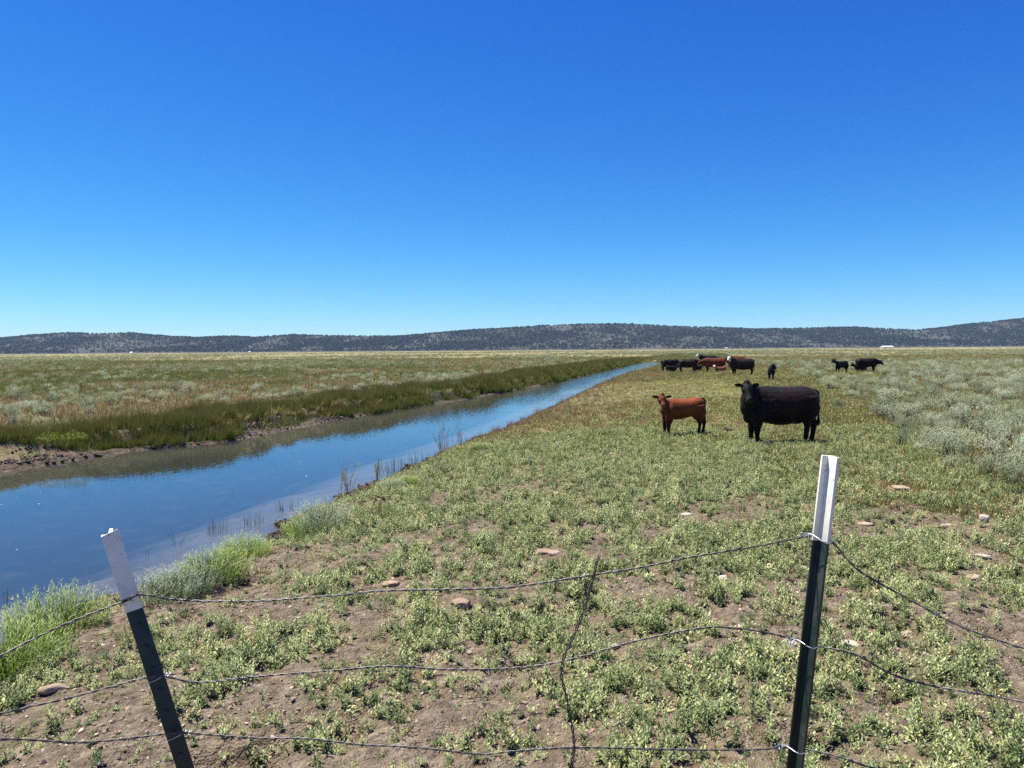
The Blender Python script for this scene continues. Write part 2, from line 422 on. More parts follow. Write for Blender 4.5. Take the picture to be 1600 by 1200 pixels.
# ------------------------------------------------------------------ hills
RIDGE = [(-900, 524), (-500, 516), (-200, 522), (0, 527), (40, 523), (100, 519), (140, 520), (200, 519), (230, 522), (300, 526), (360, 524), (400, 526), (450, 522), (550, 524), (620, 524), (680, 519), (740, 514), (800, 511), (860, 507),
         (920, 505), (990, 505), (1040, 508), (1110, 510), (1180, 513), (1250, 512), (1330, 510), (1400, 513), (1430, 515), (1470, 512), (1520, 505), (1560, 501), (1600, 497), (1800, 486), (2100, 492), (2500, 500)]
HY = 4600.0
_rp = [at_depth(px, py, HY) for px, py in RIDGE]
RX = np.array([p.x for p in _rp]); RZ = np.array([p.z for p in _rp]) - 5.5
FOOT = 3500.0
def hz(x, y):
    xr = x * HY / np.maximum(y, 1)                      # ridge point in the same direction, so the skyline keeps its line
    xr = x + (xr - x) * 0.35
    h = np.interp(xr, RX, RZ)
    foot = FOOT + 250 * (fbm(x * 0.0012, x * 0 + 3, 3, 81) - 0.5)
    t = np.clip((y - foot) / (HY - foot), 0, 1)
    prof = np.where(t < 1, (t ** 1.15) * (1 - 0.18 * np.sin(t * math.pi)), 1.0)
    back = 1 - 0.5 * sstep(HY + 200, HY + 1600, y)
    g = (fbm(x * 0.004, y * 0.0022, 4, 91) - 0.5) * 0.55 * np.sin(np.clip(t, 0, 1) * math.pi)
    return h * (prof + g) * back - 3.0
def build_hills():
    xs = np.arange(-5600, 6800, 30.0); ys = np.concatenate([np.arange(3250, 4800, 25.0), np.arange(4800, 6600, 120.0)])
    X, Y = np.meshgrid(xs, ys); Z = hz(X, Y); n, m = X.shape
    co = np.stack([X, Y, Z], 2).reshape(-1, 3); i = np.arange(n * m).reshape(n, m)
    quads = np.stack([i[:-1, :-1], i[:-1, 1:], i[1:, 1:], i[1:, :-1]], 2).reshape(-1, 4)
    me = bpy.data.meshes.new('hills'); me.from_pydata(co.tolist(), [], quads.tolist()); me.shade_smooth()
    o = bpy.data.objects.new('hills', me); link(o); o['kind'] = 'structure'
    t = NT('hill_scrub'); P = t.pos()
    n1 = t.noise(0.004, 5, 0.6, P); n2 = t.noise(0.03, 4, 0.7, P)
    c = t.ramp(n2, [(0.3, (0.026, 0.026, 0.016)), (0.5, (0.046, 0.042, 0.028)), (0.7, (0.08, 0.072, 0.05))])
    c = t.mix(t.mapr(n1, 0.45, 0.65), c, (0.075, 0.07, 0.052))
    t.base(c, 0.95, 0.1); me.materials.append(t.m)
build_hills()

# ------------------------------------------------------------------ plant kinds
M_forb = leaf_mat('forb_leaf', [(0.1, (0.035, 0.06, 0.018)), (0.40, (0.13, 0.175, 0.058)), (0.66, (0.33, 0.37, 0.155)), (0.95, (0.62, 0.60, 0.28))], 0.10)
M_yel = leaf_mat('forb_flower', [(0.2, (0.42, 0.42, 0.06)), (0.8, (0.60, 0.55, 0.10))], 0.25)
M_dry = leaf_mat('dry_grass', [(0.1, (0.24, 0.15, 0.07)), (0.5, (0.42, 0.31, 0.14)), (0.9, (0.56, 0.45, 0.23))], 0.2)
M_red = leaf_mat('reddish_grass', [(0.1, (0.22, 0.10, 0.05)), (0.5, (0.36, 0.20, 0.10)), (0.9, (0.40, 0.32, 0.15))], 0.2)
M_grass = leaf_mat('green_grass', [(0.1, (0.10, 0.125, 0.03)), (0.5, (0.20, 0.215, 0.055)), (0.9, (0.33, 0.32, 0.10))], 0.25)
M_rush = leaf_mat('rush_blade', [(0.1, (0.07, 0.11, 0.014)), (0.5, (0.17, 0.215, 0.032)), (0.9, (0.33, 0.33, 0.07))], 0.2, tip=(0.28, 0.19, 0.06))
M_reed = leaf_mat('reed_blade', [(0.1, (0.06, 0.09, 0.02)), (0.9, (0.15, 0.19, 0.06))], 0.15)
M_sage = leaf_mat('sage_leaf', [(0.1, (0.10, 0.125, 0.06)), (0.45, (0.23, 0.265, 0.155)), (0.85, (0.47, 0.50, 0.33))], 0.08, rough=0.8, spec=0.15)
M_greas = leaf_mat('greasewood_leaf', [(0.1, (0.08, 0.125, 0.05)), (0.5, (0.15, 0.22, 0.10)), (0.9, (0.25, 0.32, 0.16))], 0.2)
M_rabbit = leaf_mat('rabbitbrush_leaf', [(0.1, (0.07, 0.12, 0.014)), (0.5, (0.20, 0.30, 0.036)), (0.9, (0.34, 0.44, 0.075))], 0.2, tip=(0.54, 0.60, 0.24), tipstart=0.6)
M_rabbitg = leaf_mat('rabbitbrush_grey_leaf', [(0.1, (0.11, 0.15, 0.06)), (0.5, (0.22, 0.275, 0.125)), (0.9, (0.36, 0.41, 0.22))], 0.2, tip=(0.48, 0.52, 0.38), tipstart=0.6)
M_junip = leaf_mat('juniper_leaf', [(0.1, (0.010, 0.014, 0.007)), (0.5, (0.018, 0.024, 0.011)), (0.9, (0.035, 0.04, 0.02))], 0.0)
_t = NT('woody_stem'); _t.base(_t.ramp(_t.noise(40, 4, 0.6, _t.obj()), [(0.3, (0.07, 0.05, 0.035)), (0.7, (0.22, 0.18, 0.14))]), 0.9); M_wood = _t.m

def mk_forb(stems, hgt, flower=0.0, leaf=0.029, slim=1.0, bend=0.0):
    L = Leaves()
    for k in range(stems):
        a = random.uniform(0, 6.283); rr = random.uniform(0, 0.05) * (stems / 7.0) ** 0.5
        b = Vector((math.cos(a) * rr, math.sin(a) * rr, -0.01))
        lean = Vector((math.cos(a) * 0.35 + random.uniform(-.2, .2), math.sin(a) * 0.35 + random.uniform(-.2, .2), 1)).normalized()
        h = hgt * random.uniform(0.55, 1.1); nl = max(6, int(h / 0.0075))
        L.blade(b, lean, h, 0.006, 0.05, seg=1, lv=0.3)
        for j in range(nl):
            t = (j + 0.5) / nl; an = j * 2.4 + random.uniform(-.4, .4)
            out = Vector((math.cos(an), math.sin(an), 0)); up = 0.45 + 0.9 * t + random.uniform(-.2, .3)
            d = (out + Vector((0, 0, up))).normalized(); ln = leaf * random.uniform(0.7, 1.25) * (1.15 - 0.45 * t)
            L.blade(b + lean * (h * t), d, ln, ln * random.uniform(0.34, 0.46) * slim, random.uniform(-0.1, 0.45) + bend, side=out.cross(Vector((0, 0, 1))), fold=0.12, seg=2, wide=0.6, lv=min(1, max(0, random.gauss(0.35 + 0.4 * t, 0.22))))
        if random.random() < flower:
            for j in range(7):
                d = Vector((random.uniform(-1, 1), random.uniform(-1, 1), random.uniform(0.2, 1)))
                L.blade(b + lean * h, d, 0.016, 0.010, 0, seg=1, mi=1)
    return L.mesh('forb', [M_forb, M_yel])
FORB = [mk_forb(random.randint(5, 9), random.uniform(0.07, 0.13), fl) for fl in (0, 0, 0, 0, 0, 0.0, 0.35, 0.6)]
FORB += [mk_forb(4, 0.16, 0, 0.03, 0.6), mk_forb(5, 0.14, 0.5, 0.026, 0.7), mk_forb(9, 0.035, 0, 0.045, 0.8, 0.5), mk_forb(12, 0.06, 0, 0.03)]
C_forb = proto_coll('forb', FORB)
def mk_clump(rad, n, leaf, hgt, mats, flower=0.0):
    L = Leaves()
    for k in range(n):
        a = random.uniform(0, 6.283); r = rad * math.sqrt(random.random())
        b = Vector((math.cos(a) * r, math.sin(a) * r, random.uniform(0, hgt) * (1 - 0.5 * (r / rad) ** 2)))
        d = Vector((random.uniform(-1, 1), random.uniform(-1, 1), random.uniform(0.3, 1.4)))
        fl = random.random() < flower
        L.blade(b, d, leaf * random.uniform(0.6, 1.2), leaf * 0.42, random.uniform(0, 0.4), seg=1 if fl else 2, wide=0.6, mi=1 if fl else 0, lv=min(1, max(0, random.gauss(0.5, 0.25))))
    return L.mesh('forb_clump', mats)
M_forb2 = leaf_mat('olive_forb_leaf', [(0.08, (0.08, 0.10, 0.025)), (0.4, (0.20, 0.22, 0.06)), (0.7, (0.36, 0.36, 0.12)), (0.95, (0.52, 0.47, 0.19))], 0.15)
CLUMP = [mk_clump(0.22, 70, 0.055, 0.10, [M_forb2, M_yel], f) for f in (0, 0, 0, 0.02, 0.12, 0.25)] 
C_clump = proto_coll('forb_clump', CLUMP)
def mk_tuft(n, hgt, width, spread, mat, droop=0.5, seg=3, rad=0.05, wide=0.3):
    L = Leaves()
    for k in range(n):
        a = random.uniform(0, 6.283); r = rad * math.sqrt(random.random())
        b = Vector((math.cos(a) * r, math.sin(a) * r, -0.02)); q = spread * random.uniform(0.1, 1)
        d = Vector((math.cos(a) * q + random.uniform(-.1, .1), math.sin(a) * q + random.uniform(-.1, .1), 1))
        L.blade(b, d, hgt * random.uniform(0.5, 1.1), width * random.uniform(0.7, 1.2), droop * random.uniform(0, 1) * q, seg=seg, wide=wide)
    return L.mesh('tuft', [mat])
C_grass = proto_coll('grass_tuft', [mk_tuft(26, h, 0.007, 0.7, m, rad=0.07) for h, m in ((0.16, M_dry), (0.22, M_dry), (0.2, M_red), (0.26, M_red), (0.16, M_grass), (0.2, M_grass), (0.12, M_dry), (0.14, M_grass))])
C_grassfar = proto_coll('grass_far', [mk_tuft(34, h, 0.028, 0.9, m, rad=0.35, seg=2) for h, m in ((0.20, M_dry), (0.24, M_dry), (0.22, M_red), (0.22, M_grass), (0.26, M_grass), (0.18, M_grass))])
C_rush = proto_coll('rush_tuft', [mk_tuft(46, h, 0.013, 0.28, M_rush, droop=0.35, rad=0.16, seg=3) for h in (0.55, 0.65, 0.75, 0.62, 0.5)] + [mk_tuft(30, 0.6, 0.011, 0.5, M_dry, droop=0.6, rad=0.16, seg=3)])
C_rushfar = proto_coll('rush_far', [mk_tuft(50, h, 0.035, 0.25, M_rush, droop=0.2, rad=0.4, seg=2) for h in (0.6, 0.7, 0.8)])

def mk_sage(rad, hgt, tips, per, leaf, mat=None, wood=True, seed=0, upright=0.5):
    """sagebrush: crooked stems and a lumpy crown of small leaf whorls"""
    random.seed(seed); L = Leaves(); W = []
    lobes = [(random.uniform(0, 6.283), random.uniform(0.3, 1.0), random.uniform(0.65, 1.1)) for _ in range(random.randint(6, 10))]
    for k in range(tips):
        la, lr, lh = random.choice(lobes)
        c = Vector((math.cos(la) * lr * rad * 0.62, math.sin(la) * lr * rad * 0.62, hgt * 0.55 * lh))
        v = Vector((random.gauss(0, 1), random.gauss(0, 1), abs(random.gauss(0, 1)) * 1.1 - 0.05)).normalized()
        p = c + Vector((v.x * rad * 0.29, v.y * rad * 0.29, v.z * hgt * 0.42)) * random.uniform(0.8, 1.05)
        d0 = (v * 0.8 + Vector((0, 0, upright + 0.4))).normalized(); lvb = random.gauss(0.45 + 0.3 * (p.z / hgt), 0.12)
        for j in range(per):
            an = random.uniform(0, 6.283); o_ = Vector((math.cos(an), math.sin(an), 0.0))
            d = (o_ * 0.9 + v * 0.4 + Vector((0, 0, random.uniform(0.1, 0.9)))).normalized()
            L.blade(p - d0 * leaf * random.uniform(0, 2.2), d, leaf * random.uniform(0.6, 1.15), leaf * 0.42, 0, side=d.cross(Vector((0, 0, 1))), seg=1, lv=min(1, max(0, lvb + random.gauss(0, 0.12))))
        if wood and k % 18 == 0:
            p = p * 0.72
            base = Vector((random.uniform(-.05, .05), random.uniform(-.05, .05), -0.03)); m = (base + p) * 0.5 + Vector((random.uniform(-.05, .05), random.uniform(-.05, .05), -0.04))
            W.append(loft([(*base, 0.012, 0.012), (*m, 0.008, 0.008), (*p, 0.003, 0.003)], (0.3, 1, 0.1), 5, 2, False))
    me = L.mesh('sage_foliage', [mat or M_sage])
    if not wood: return me
    wv, wf = merge(W); wm = pydata('sage_stems', wv, wf); wm.materials.append(M_wood)
    return me, wm
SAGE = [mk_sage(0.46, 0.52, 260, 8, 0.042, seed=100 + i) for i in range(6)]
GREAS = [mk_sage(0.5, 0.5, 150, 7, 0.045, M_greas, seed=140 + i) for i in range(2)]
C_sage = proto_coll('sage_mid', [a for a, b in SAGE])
M_sagef = leaf_mat('plain_sage_leaf', [(0.1, (0.075, 0.09, 0.04)), (0.5, (0.17, 0.185, 0.095)), (0.9, (0.30, 0.31, 0.18))], 0.05, rough=0.8, spec=0.15)
C_sagefar = proto_coll('sage_far', [mk_sage(0.5, 0.5, 36, 4, 0.15, M_sagef, False, seed=200 + i) for i in range(4)] + [mk_sage(0.5, 0.5, 30, 4, 0.17, M_greas, False, seed=230 + i) for i in range(2)])
random.seed(11)

# ------------------------------------------------------------------ scatter maps
def in_view(x, y, marg=1.28):
    return (y > 1.0) & (np.abs(x) < (800 / F) * marg * y + 2.0)
def sage_edge(y): return np.interp(y, [9, 10.6, 12, 16, 20, 26, 45, 70, 110], [8.4, 6.6, 6.9, 8.8, 10.2, 12.4, 18.0, 24, 36]) + 1.6 * (fbm(y * 0.35, y * 0 + 1.3, 2, 301) - 0.5)
COWSPOT = [at(1215, 688), at(1060, 682)]

STONE_PX = [(856, 866, .2), (720, 944, .16), (610, 914, .15), (1328, 1011, .14), (1234, 1008, .1), (84, 1078, .15), (1402, 765, .3), (1537, 816, .2), (1477, 824, .26), (1535, 872, .2), (1418, 995, .12), (1135, 674, .25), (326, 911, .15), (1130, 905, .1), (1075, 800, .14), (960, 1010, .07), (1520, 905, .14), (1350, 820, .14)]
def off_stones(x, y):
    ok = np.ones(len(x), bool)
    for px, py, r in STONE_PX:
        p = at(px, py); ok &= (np.abs(x - p.x) > r) | (np.abs(y + 0.5 * r - p.y) > 1.6 * r)
    return ok
# near forbs on the right bank
def darts(n, x0, x1, y0, y1): return rng.uniform(x0, x1, n), rng.uniform(y0, y1, n)
x, y = darts(80000, -6, 15, 2.2, 20)
s = x - xR(y); b = bare(x, y)
keep = (s > 0.35) & in_view(x, y, 1.2) & (rng.random(len(x)) < ((1 - b) * 0.74 + 0.26) * np.interp(y, [3, 6, 9, 13], [1.0, 1.0, 1.0, 1.0])) & (x < sage_edge(y) + 0.8) & (rng.random(len(x)) < np.clip(1.15 - y * 0.02, 0.5, 1)) & off_stones(x, y)
x, y = x[keep], y[keep]
order = np.argsort(y); x, y = x[order], y[order]
sz = rng.uniform(0.5, 1.25, len(x)) * (0.58 + 0.5 * (1 - bare(x, y))) * np.where(x - xR(y) < 1.6, 0.9, 1)
ix = rng.choice(12, len(x), p=[.12, .12, .12, .12, .12, .08, .05, .03, .06, .04, .05, .09])
z = gz(x, y) - 0.004
rt = rots(len(x), 0.18)
# the nearest ones are plants of their own
cand = [i for i in range(len(x)) if y[i] > 3.75 and abs(x[i]) < 0.665 * y[i] and sz[i] > 0.85 and ix[i] < 6][:240]
for k, i in enumerate(cand):
    o = bpy.data.objects.new('leafy_weed', FORB[ix[i]]); link(o)
    o.location = (x[i], y[i], z[i]); o.rotation_euler = rt[i]; o.scale = (sz[i],) * 3
    tag(o, 'small pale green leafy weed in the bare soil just behind the wire fence', 'weed', 'leafy weeds in the soil by the fence')
m = np.ones(len(x), bool); m[cand] = False
scatter('ground_cover', C_forb, np.stack([x, y, z], 1)[m], rt[m], scl3(sz)[m], ix[m], 'low grey-green leafy weeds covering the bank')

# forbs further out
x, y = darts(60000, -4, 40, 15, 75)
s = x - xR(y)
dry = np.exp(-np.maximum(s, 0) / 7.0) * sstep(14, 24, y)
dens = np.clip(1.0 - 0.95 * dry, 0.05, 1) * (0.35 + 0.65 * fbm(x * 0.3, y * 0.3, 3, 331)) * np.clip(1.25 - y / 75, 0.25, 1)
keep = (s > 0.5) & in_view(x, y, 1.15) & (rng.random(len(x)) < dens * 1.1) & (x < sage_edge(y) + 6)
x, y = x[keep], y[keep]
yel = sstep(0.5, 0.66, fbm(x * 0.25 + 5, y * 0.25, 3, 341))
ix = np.where(rng.random(len(x)) < yel * 0.85 + 0.15, rng.choice([4, 5], len(x)), rng.choice([0, 1, 2, 3], len(x)))
sz = rng.uniform(0.6, 1.2, len(x)) * np.interp(y, [15, 25, 75], [0.85, 1.0, 1.7])
sc3 = scl3(sz); sc3[:, 2] *= np.where((x - xR(y) < 9) & (y > 32), 0.55, 1.0)
scatter('leafy_ground_cover', C_clump, np.stack([x, y, gz(x, y) - 0.01], 1), rots(len(x), 0.1), sc3, ix, 'yellow-green flowering ground cover around the cattle')

# grass on the right bank: thin near, reddish and dry along the water further out
x, y = darts(70000, -6, 42, 4, 95)
s = x - xR(y)
dry = np.exp(-np.maximum(s - 0.2, 0) / 7.0) * sstep(11, 22, y)
keep = (s > 0.12) & in_view(x, y, 1.15) & (rng.random(len(x)) < np.clip(0.16 + 0.95 * dry, 0, 1) * np.clip(0.5 + y / 40, 0.5, 1)) & (x < sage_edge(y) + 8)
x, y, s = x[keep], y[keep], s[keep]
ix = np.where(rng.random(len(x)) < 0.55 * np.exp(-s / 7.0) * sstep(16, 24, y) + 0.12, rng.choice([2, 3], len(x)), rng.choice([0, 1, 0, 1, 6, 5, 6, 7], len(x)))
sz = rng.uniform(0.6, 1.3, len(x)) * np.interp(y, [4, 12, 30, 95], [0.5, 0.75, 1.0, 1.25]) * np.where((s < 9) & (y > 32), 0.6, 1.0)
scatter('bank_grass', C_grass, np.stack([x, y, gz(x, y)], 1), rots(len(x), 0.12), scl3(sz), ix, 'dry reddish and green grass along the near bank')

# rushes on the far bank
ys_ = 16 + (165 - 16) * rng.random(60000) ** 1.7
wid = np.interp(ys_, [16, 19, 22, 25, 28, 31, 34, 41, 43, 46, 60, 165], [2.2, 2.4, 3.0, 2.6, 1.2, 1.6, 4.2, 4.6, 1.6, 2.6, 3.6, 6.0])
off = np.interp(ys_, [16, 18, 19.5, 20.8, 22.6, 24.5, 27.0, 29.0, 30.5, 42, 44.5, 47], [3.4, 2.7, 1.0, 0.05, 0.05, 0.8, 1.0, 0.4, 0.0, 0.0, 0.5, 0.0])
q = off + wid * rng.random(len(ys_))
x = xL(ys_) - q; y = ys_
near = y < 60
dens = np.interp(y, [16, 30, 60, 61, 165], [0.5, 0.55, 0.75, 0.30, 0.6]) * (0.06 + 1.2 * sstep(0.38, 0.60, fbm(x * 0.7, y * 0.7, 3, 351)))
dens *= np.where((y > 23.2) & (y < 27.3), 0.45, 1) * np.where((y > 42.3) & (y < 46), 0.5, 1)
keep = (rng.random(len(x)) < dens) & in_view(x, y, 1.25)
x, y, q = x[keep], y[keep], q[keep]; near = y < 60
hs_ = rng.uniform(0.7, 1.15, len(x)) * (0.30 + 1.15 * fbm(x * 0.55, y * 0.55, 3, 353)) * np.interp(q, [0, 0.5, 2.5, 5], [0.7, 0.95, 0.9, 0.6]) * np.interp(y, [16, 24, 34, 60, 165], [0.55, 0.62, 0.85, 0.9, 0.75])
P = np.stack([x, y, gz(x, y)], 1); rt = rots(len(x), 0.06)
scatter('rush_grass', C_rush, P[near], rt[near], scl3(hs_)[near], rng.choice(6, near.sum(), p=[.19, .19, .19, .19, .19, .05]), 'dark green rushes lining the far bank of the canal')
f = ~near
scatter('rush_grass', C_rushfar, P[f], rt[f], scl3(hs_ * 1.05)[f], rng.integers(0, 3, f.sum()), 'distant dark green rushes following the canal')

y = rng.uniform(17, 70, 6000); q = rng.uniform(0.3, 3.4, 6000); x = xL(y) - q
kp = rng.random(6000) < np.maximum(np.exp(-((y - 25.2) / 2.2) ** 2), 0.45 * (1 - sstep(0.38, 0.55, fbm(x * 0.7, y * 0.7, 3, 351)))) * sstep(0.35, 0.55, fbm(x * 0.9, y * 0.9, 2, 357)); x, y = x[kp], y[kp]
scatter('bright_bank_grass', C_grass, np.stack([x, y, gz(x, y)], 1), rots(len(x), 0.12), scl3(rng.uniform(1.2, 2.4, len(x))), rng.choice([4, 5, 7], len(x)), 'bright green grass above the eroded far bank')
# far-bank plain: grass tufts
u = rng.random(90000); y = 16 * (200 / 16) ** (u ** 0.75); x = rng.uniform(-1.3, 1.0, len(y)) * y
q = xL(y) - x
gn = fbm(x * 0.12, y * 0.12, 3, 361)
keep = (q > np.where(y > 22, 0.6, 1.8)) & in_view(x, y, 1.2) & (rng.random(len(x)) < 0.75)
x, y, gn = x[keep], y[keep], gn[keep]
ix = np.where(gn + rng.normal(0, 0.10, len(x)) > 0.54, rng.choice([0, 1, 0, 1, 3], len(x)), rng.choice([3, 4, 5], len(x)))
sz = rng.uniform(0.6, 1.3, len(x)) * np.interp(y, [16, 30, 80, 200], [0.75, 0.9, 1.3, 2.0])
scatter('plain_grass', C_grassfar, np.stack([x, y, gz(x, y)], 1), rots(len(x), 0.1), scl3(sz, 0.3), ix, 'dry and green grass on the plain beyond the canal')
y = rng.uniform(140, 330, 9000); x = rng.uniform(xL(y) - 3, xR(y) + 14)
keep = (y > 146) | (x > xR(y) + 0.5); x, y = x[keep], y[keep]
scatter('plain_grass', C_grassfar, np.stack([x, y, gz(x, y)], 1), rots(len(x), 0.1), scl3(rng.uniform(1.2, 2.2, len(x)), 0.3), rng.choice([0, 3, 4, 5, 5], len(x)), 'grass where the canal runs out of sight')
# right-hand plain grass under the sage
u = rng.random(60000); y = 9 * (200 / 9) ** (u ** 0.8); x = rng.uniform(0.1, 1.0, len(y)) * y
keep = (x > np.where(y > 55, xR(y) + 0.8, np.maximum(sage_edge(y) - 3.0, xR(y) + 3))) & in_view(x, y, 1.2) & (rng.random(len(x)) < 0.6)
x, y = x[keep], y[keep]
ix = rng.choice([0, 1, 2, 3, 4, 5, 5, 4], len(x)); sz = rng.uniform(0.4, 1.1, len(x)) * np.interp(y, [9, 30, 80, 200], [0.45, 0.9, 1.3, 2.0])
scatter('sage_flat_grass', C_grassfar, np.stack([x, y, gz(x, y)], 1), rots(len(x), 0.1), scl3(sz, 0.3), ix, 'thin grass growing between the sagebrush')

# sagebrush: the largest are shrubs of their own, the rest one mass
def poisson(x, y, r, cap):
    cell = {}; out = []
    for i in range(len(x)):
        rr = r[i]; gx, gy = int(x[i] // 0.7), int(y[i] // 0.7); ok = True; k = int(rr / 0.7) + 1
        for a in range(gx - k, gx + k + 1):
            for b in range(gy - k, gy + k + 1):
                for j in cell.get((a, b), ()):
                    if (x[i] - x[j]) ** 2 + (y[i] - y[j]) ** 2 < rr * rr: ok = False; break
                if not ok: break
            if not ok: break
        if ok:
            cell.setdefault((gx, gy), []).append(i); out.append(i)
            if len(out) >= cap: break
    return np.array(out, int)
def clear_of_cattle(x, y):
    ok = np.ones(len(x), bool)
    for px, py in ((1314, 584), (1352, 581), (1205, 596), (1160, 587), (1117, 581), (1075, 579), (1046, 577)):
        p = at(px, py); d = p.y - y; lat = np.abs(x - p.x * y / p.y)
        ok &= ~((d > -0.9) & (d < 14) & (lat < 1.25))
    return ok
u = rng.random(26000); y = 10 * (110 / 10) ** (u ** 0.8); x = rng.uniform(0.05, 1.0, len(y)) * y
e = x - sage_edge(y)
pr = np.clip(0.25 + e * 0.4, 0, 1) * (np.interp(y, [16, 45], [0.8, 0.15]) + 1.1 * sstep(0.40, 0.6, fbm(x * 0.22, y * 0.22, 3, 371)))
keep = (e > 0) & in_view(x, y, 1.15) & (rng.random(len(x)) < pr) & (x > xR(y) + 6) & clear_of_cattle(x, y)
x, y = x[keep], y[keep]
i = poisson(x, y, np.interp(y, [10, 40, 110], [0.66, 0.80, 1.15]) * rng.uniform(0.75, 1.4, len(x)), 4000)
xr_, yr_ = x[i], y[i]
u = rng.random(30000); y = 20 * (130 / 20) ** (u ** 0.8); x = rng.uniform(-1.0, 0.4, len(y)) * y
q = xL(y) - x
cl = fbm(x * 0.09 + 2, y * 0.09, 3, 381)
edge_line = np.exp(-((q - np.interp(y, [20, 33, 60, 130], [3.6, 5.5, 5.5, 8.0])) / 1.1) ** 2) * sstep(30, 36, y)
keep = (q > 2.8) & in_view(x, y, 1.15) & (rng.random(len(x)) < np.maximum(0.17 * sstep(0.52, 0.64, cl) + 0.012, 0.8 * edge_line)) & ~((y < 33) & (q < 5.0))
x, y = x[keep], y[keep]
i = poisson(x, y, np.interp(y, [20, 60, 130], [0.6, 0.75, 1.1]) * rng.uniform(0.8, 1.4, len(x)), 4000)
xl_, yl_ = x[i], y[i]
allx = np.concatenate([xr_, xl_]); ally = np.concatenate([yr_, yl_]); isl = np.concatenate([np.zeros(len(xr_), bool), np.ones(len(xl_), bool)])
ssz = 0.6 + 1.0 * rng.random(len(allx)) ** 1.4 * np.where(isl, 0.56, 0.9); srot = rng.uniform(0, 6.283, len(allx)); zz = gz(allx, ally) - 0.02
sap = ssz / ally
vis = np.abs(allx) < 0.655 * ally
ordr = np.argsort(-np.where(vis, sap, 0)); pick = set(ordr[:270].tolist())
for i in sorted(pick, key=lambda k: ally[k]):
    fol, wod = SAGE[int(rng.integers(0, 6))]
    far = bool(isl[i])
    t = thing('sagebrush', 'pale grey-green sagebrush shrub scattered in the grass beyond the canal' if far else 'silvery sagebrush shrub in the dense stand beside the black cow',
              'shrub', (allx[i], ally[i], zz[i]), srot[i], 'sagebrush beyond the canal' if far else 'sagebrush stand beside the cattle')
    w = ssz[i]; t.scale = (w, w * rng.uniform(0.85, 1.1), w * rng.uniform(0.7, 1.05))
    part('foliage', fol, None, t); part('stem', wod, None, t)
m = np.array([k not in pick for k in range(len(allx))])
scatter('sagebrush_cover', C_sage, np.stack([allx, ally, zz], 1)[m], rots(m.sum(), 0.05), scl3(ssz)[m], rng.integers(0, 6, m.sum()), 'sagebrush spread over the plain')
# far sagebrush over the plain
u = rng.random(60000); y = 85 * (1500 / 85) ** (u ** 0.85); x = rng.uniform(-0.8, 0.85, len(y)) * y
cl = fbm(x * 0.02 + 2, y * 0.006, 4, 391)
keep = (((x - xR(y)) > 8) | ((xL(y) - x) > 7) | (y > 176)) & (rng.random(len(x)) < 0.08 + 0.6 * sstep(0.42, 0.62, cl))
x, y = x[keep], y[keep]
sz = rng.uniform(0.7, 1.5, len(x)) * np.interp(y, [85, 300, 1500], [1.0, 1.5, 3.2])
sc = np.stack([sz * rng.uniform(1, 1.8, len(x)), sz, sz * np.interp(y, [85, 300, 1500], [1.0, 0.75, 0.5])], 1)
scatter('sagebrush_plain', C_sagefar, np.stack([x, y, gz(x, y, False) - 0.05], 1), rots(len(x), 0.03), sc, np.where(rng.random(len(x)) < 0.16, rng.integers(4, 6, len(x)), rng.integers(0, 4, len(x))), 'sagebrush stretching over the plain to the hills')

# juniper woodland on the hills
def mk_juniper(seed):
    random.seed(seed); L = Leaves()
    for k in range(26):
        z = random.uniform(0.1, 1.0); r = 0.42 * (1 - z ** 1.6) + 0.05; a = random.uniform(0, 6.283)
        p = Vector((math.cos(a) * r * random.uniform(0.3, 1), math.sin(a) * r * random.uniform(0.3, 1), z * 0.85))
        L.blade(p, Vector((math.cos(a), math.sin(a), 0.9)), 0.42, 0.36, 0, seg=2, wide=0.4)
    return L.mesh('juniper', [M_junip])
C_jun = proto_coll('juniper', [mk_juniper(400 + i) for i in range(4)]); random.seed(12)
n = 90000; y = rng.uniform(3480, 4760, n); x = rng.uniform(-0.8, 0.88, n) * y
cov = fbm(x * 0.0045, y * 0.0028, 4, 401, 0.55); t = (y - 3500) / 1100
dn = (0.16 + 0.74 * sstep(0.34, 0.6, cov)) * (0.55 + 0.8 * fbm(x * 0.0011, y * 0.0011, 3, 411)) * np.clip(0.45 + 1.0 * t, 0.1, 1)
keep = (rng.random(n) < dn) & (hz(x, y) > 3)
x, y = x[keep], y[keep]
sz = rng.uniform(6, 12, len(x))
scatter('juniper_woodland', C_jun, np.stack([x, y, hz(x, y) - 0.5], 1), rots(len(x), 0.05), np.stack([sz, sz, sz * rng.uniform(0.7, 1.1, len(x))], 1), rng.integers(0, 4, len(x)), 'dark juniper trees dotted over the hills')

# ------------------------------------------------------------------ cattle
def coat_mat():
    t = NT('cattle_coat'); a = t.attr('coat').outputs['Color']
    n = t.noise(30, 4, 0.7, t.obj()); n2 = t.noise(4, 3, 0.6, t.obj())
    c = t.mix(t.mapr(n, 0.3, 0.75), t.mix(0.45, a, (0.0, 0.0, 0.0)), a)
    c = t.mix(t.math('MULTIPLY', t.mapr(n2, 0.45, 0.75), 0.25), c, t.mix(1.0, c, (1.8, 1.6, 1.4), 'MULTIPLY'))
    t.base(c, 0.6, 0.14); t.bump(n, 0.6, 0.02)
    t.b.inputs['Sheen Weight'].default_value = 0.03; t.b.inputs['Sheen Roughness'].default_value = 0.5
    return t.m
M_coat = coat_mat()
_t = NT('wet_eye'); _t.base((0.006, 0.005, 0.005), 0.12, 0.6); M_eye = _t.m
_t = NT('hoof_horn'); _t.base((0.02, 0.017, 0.014), 0.55, 0.4); M_hoof = _t.m

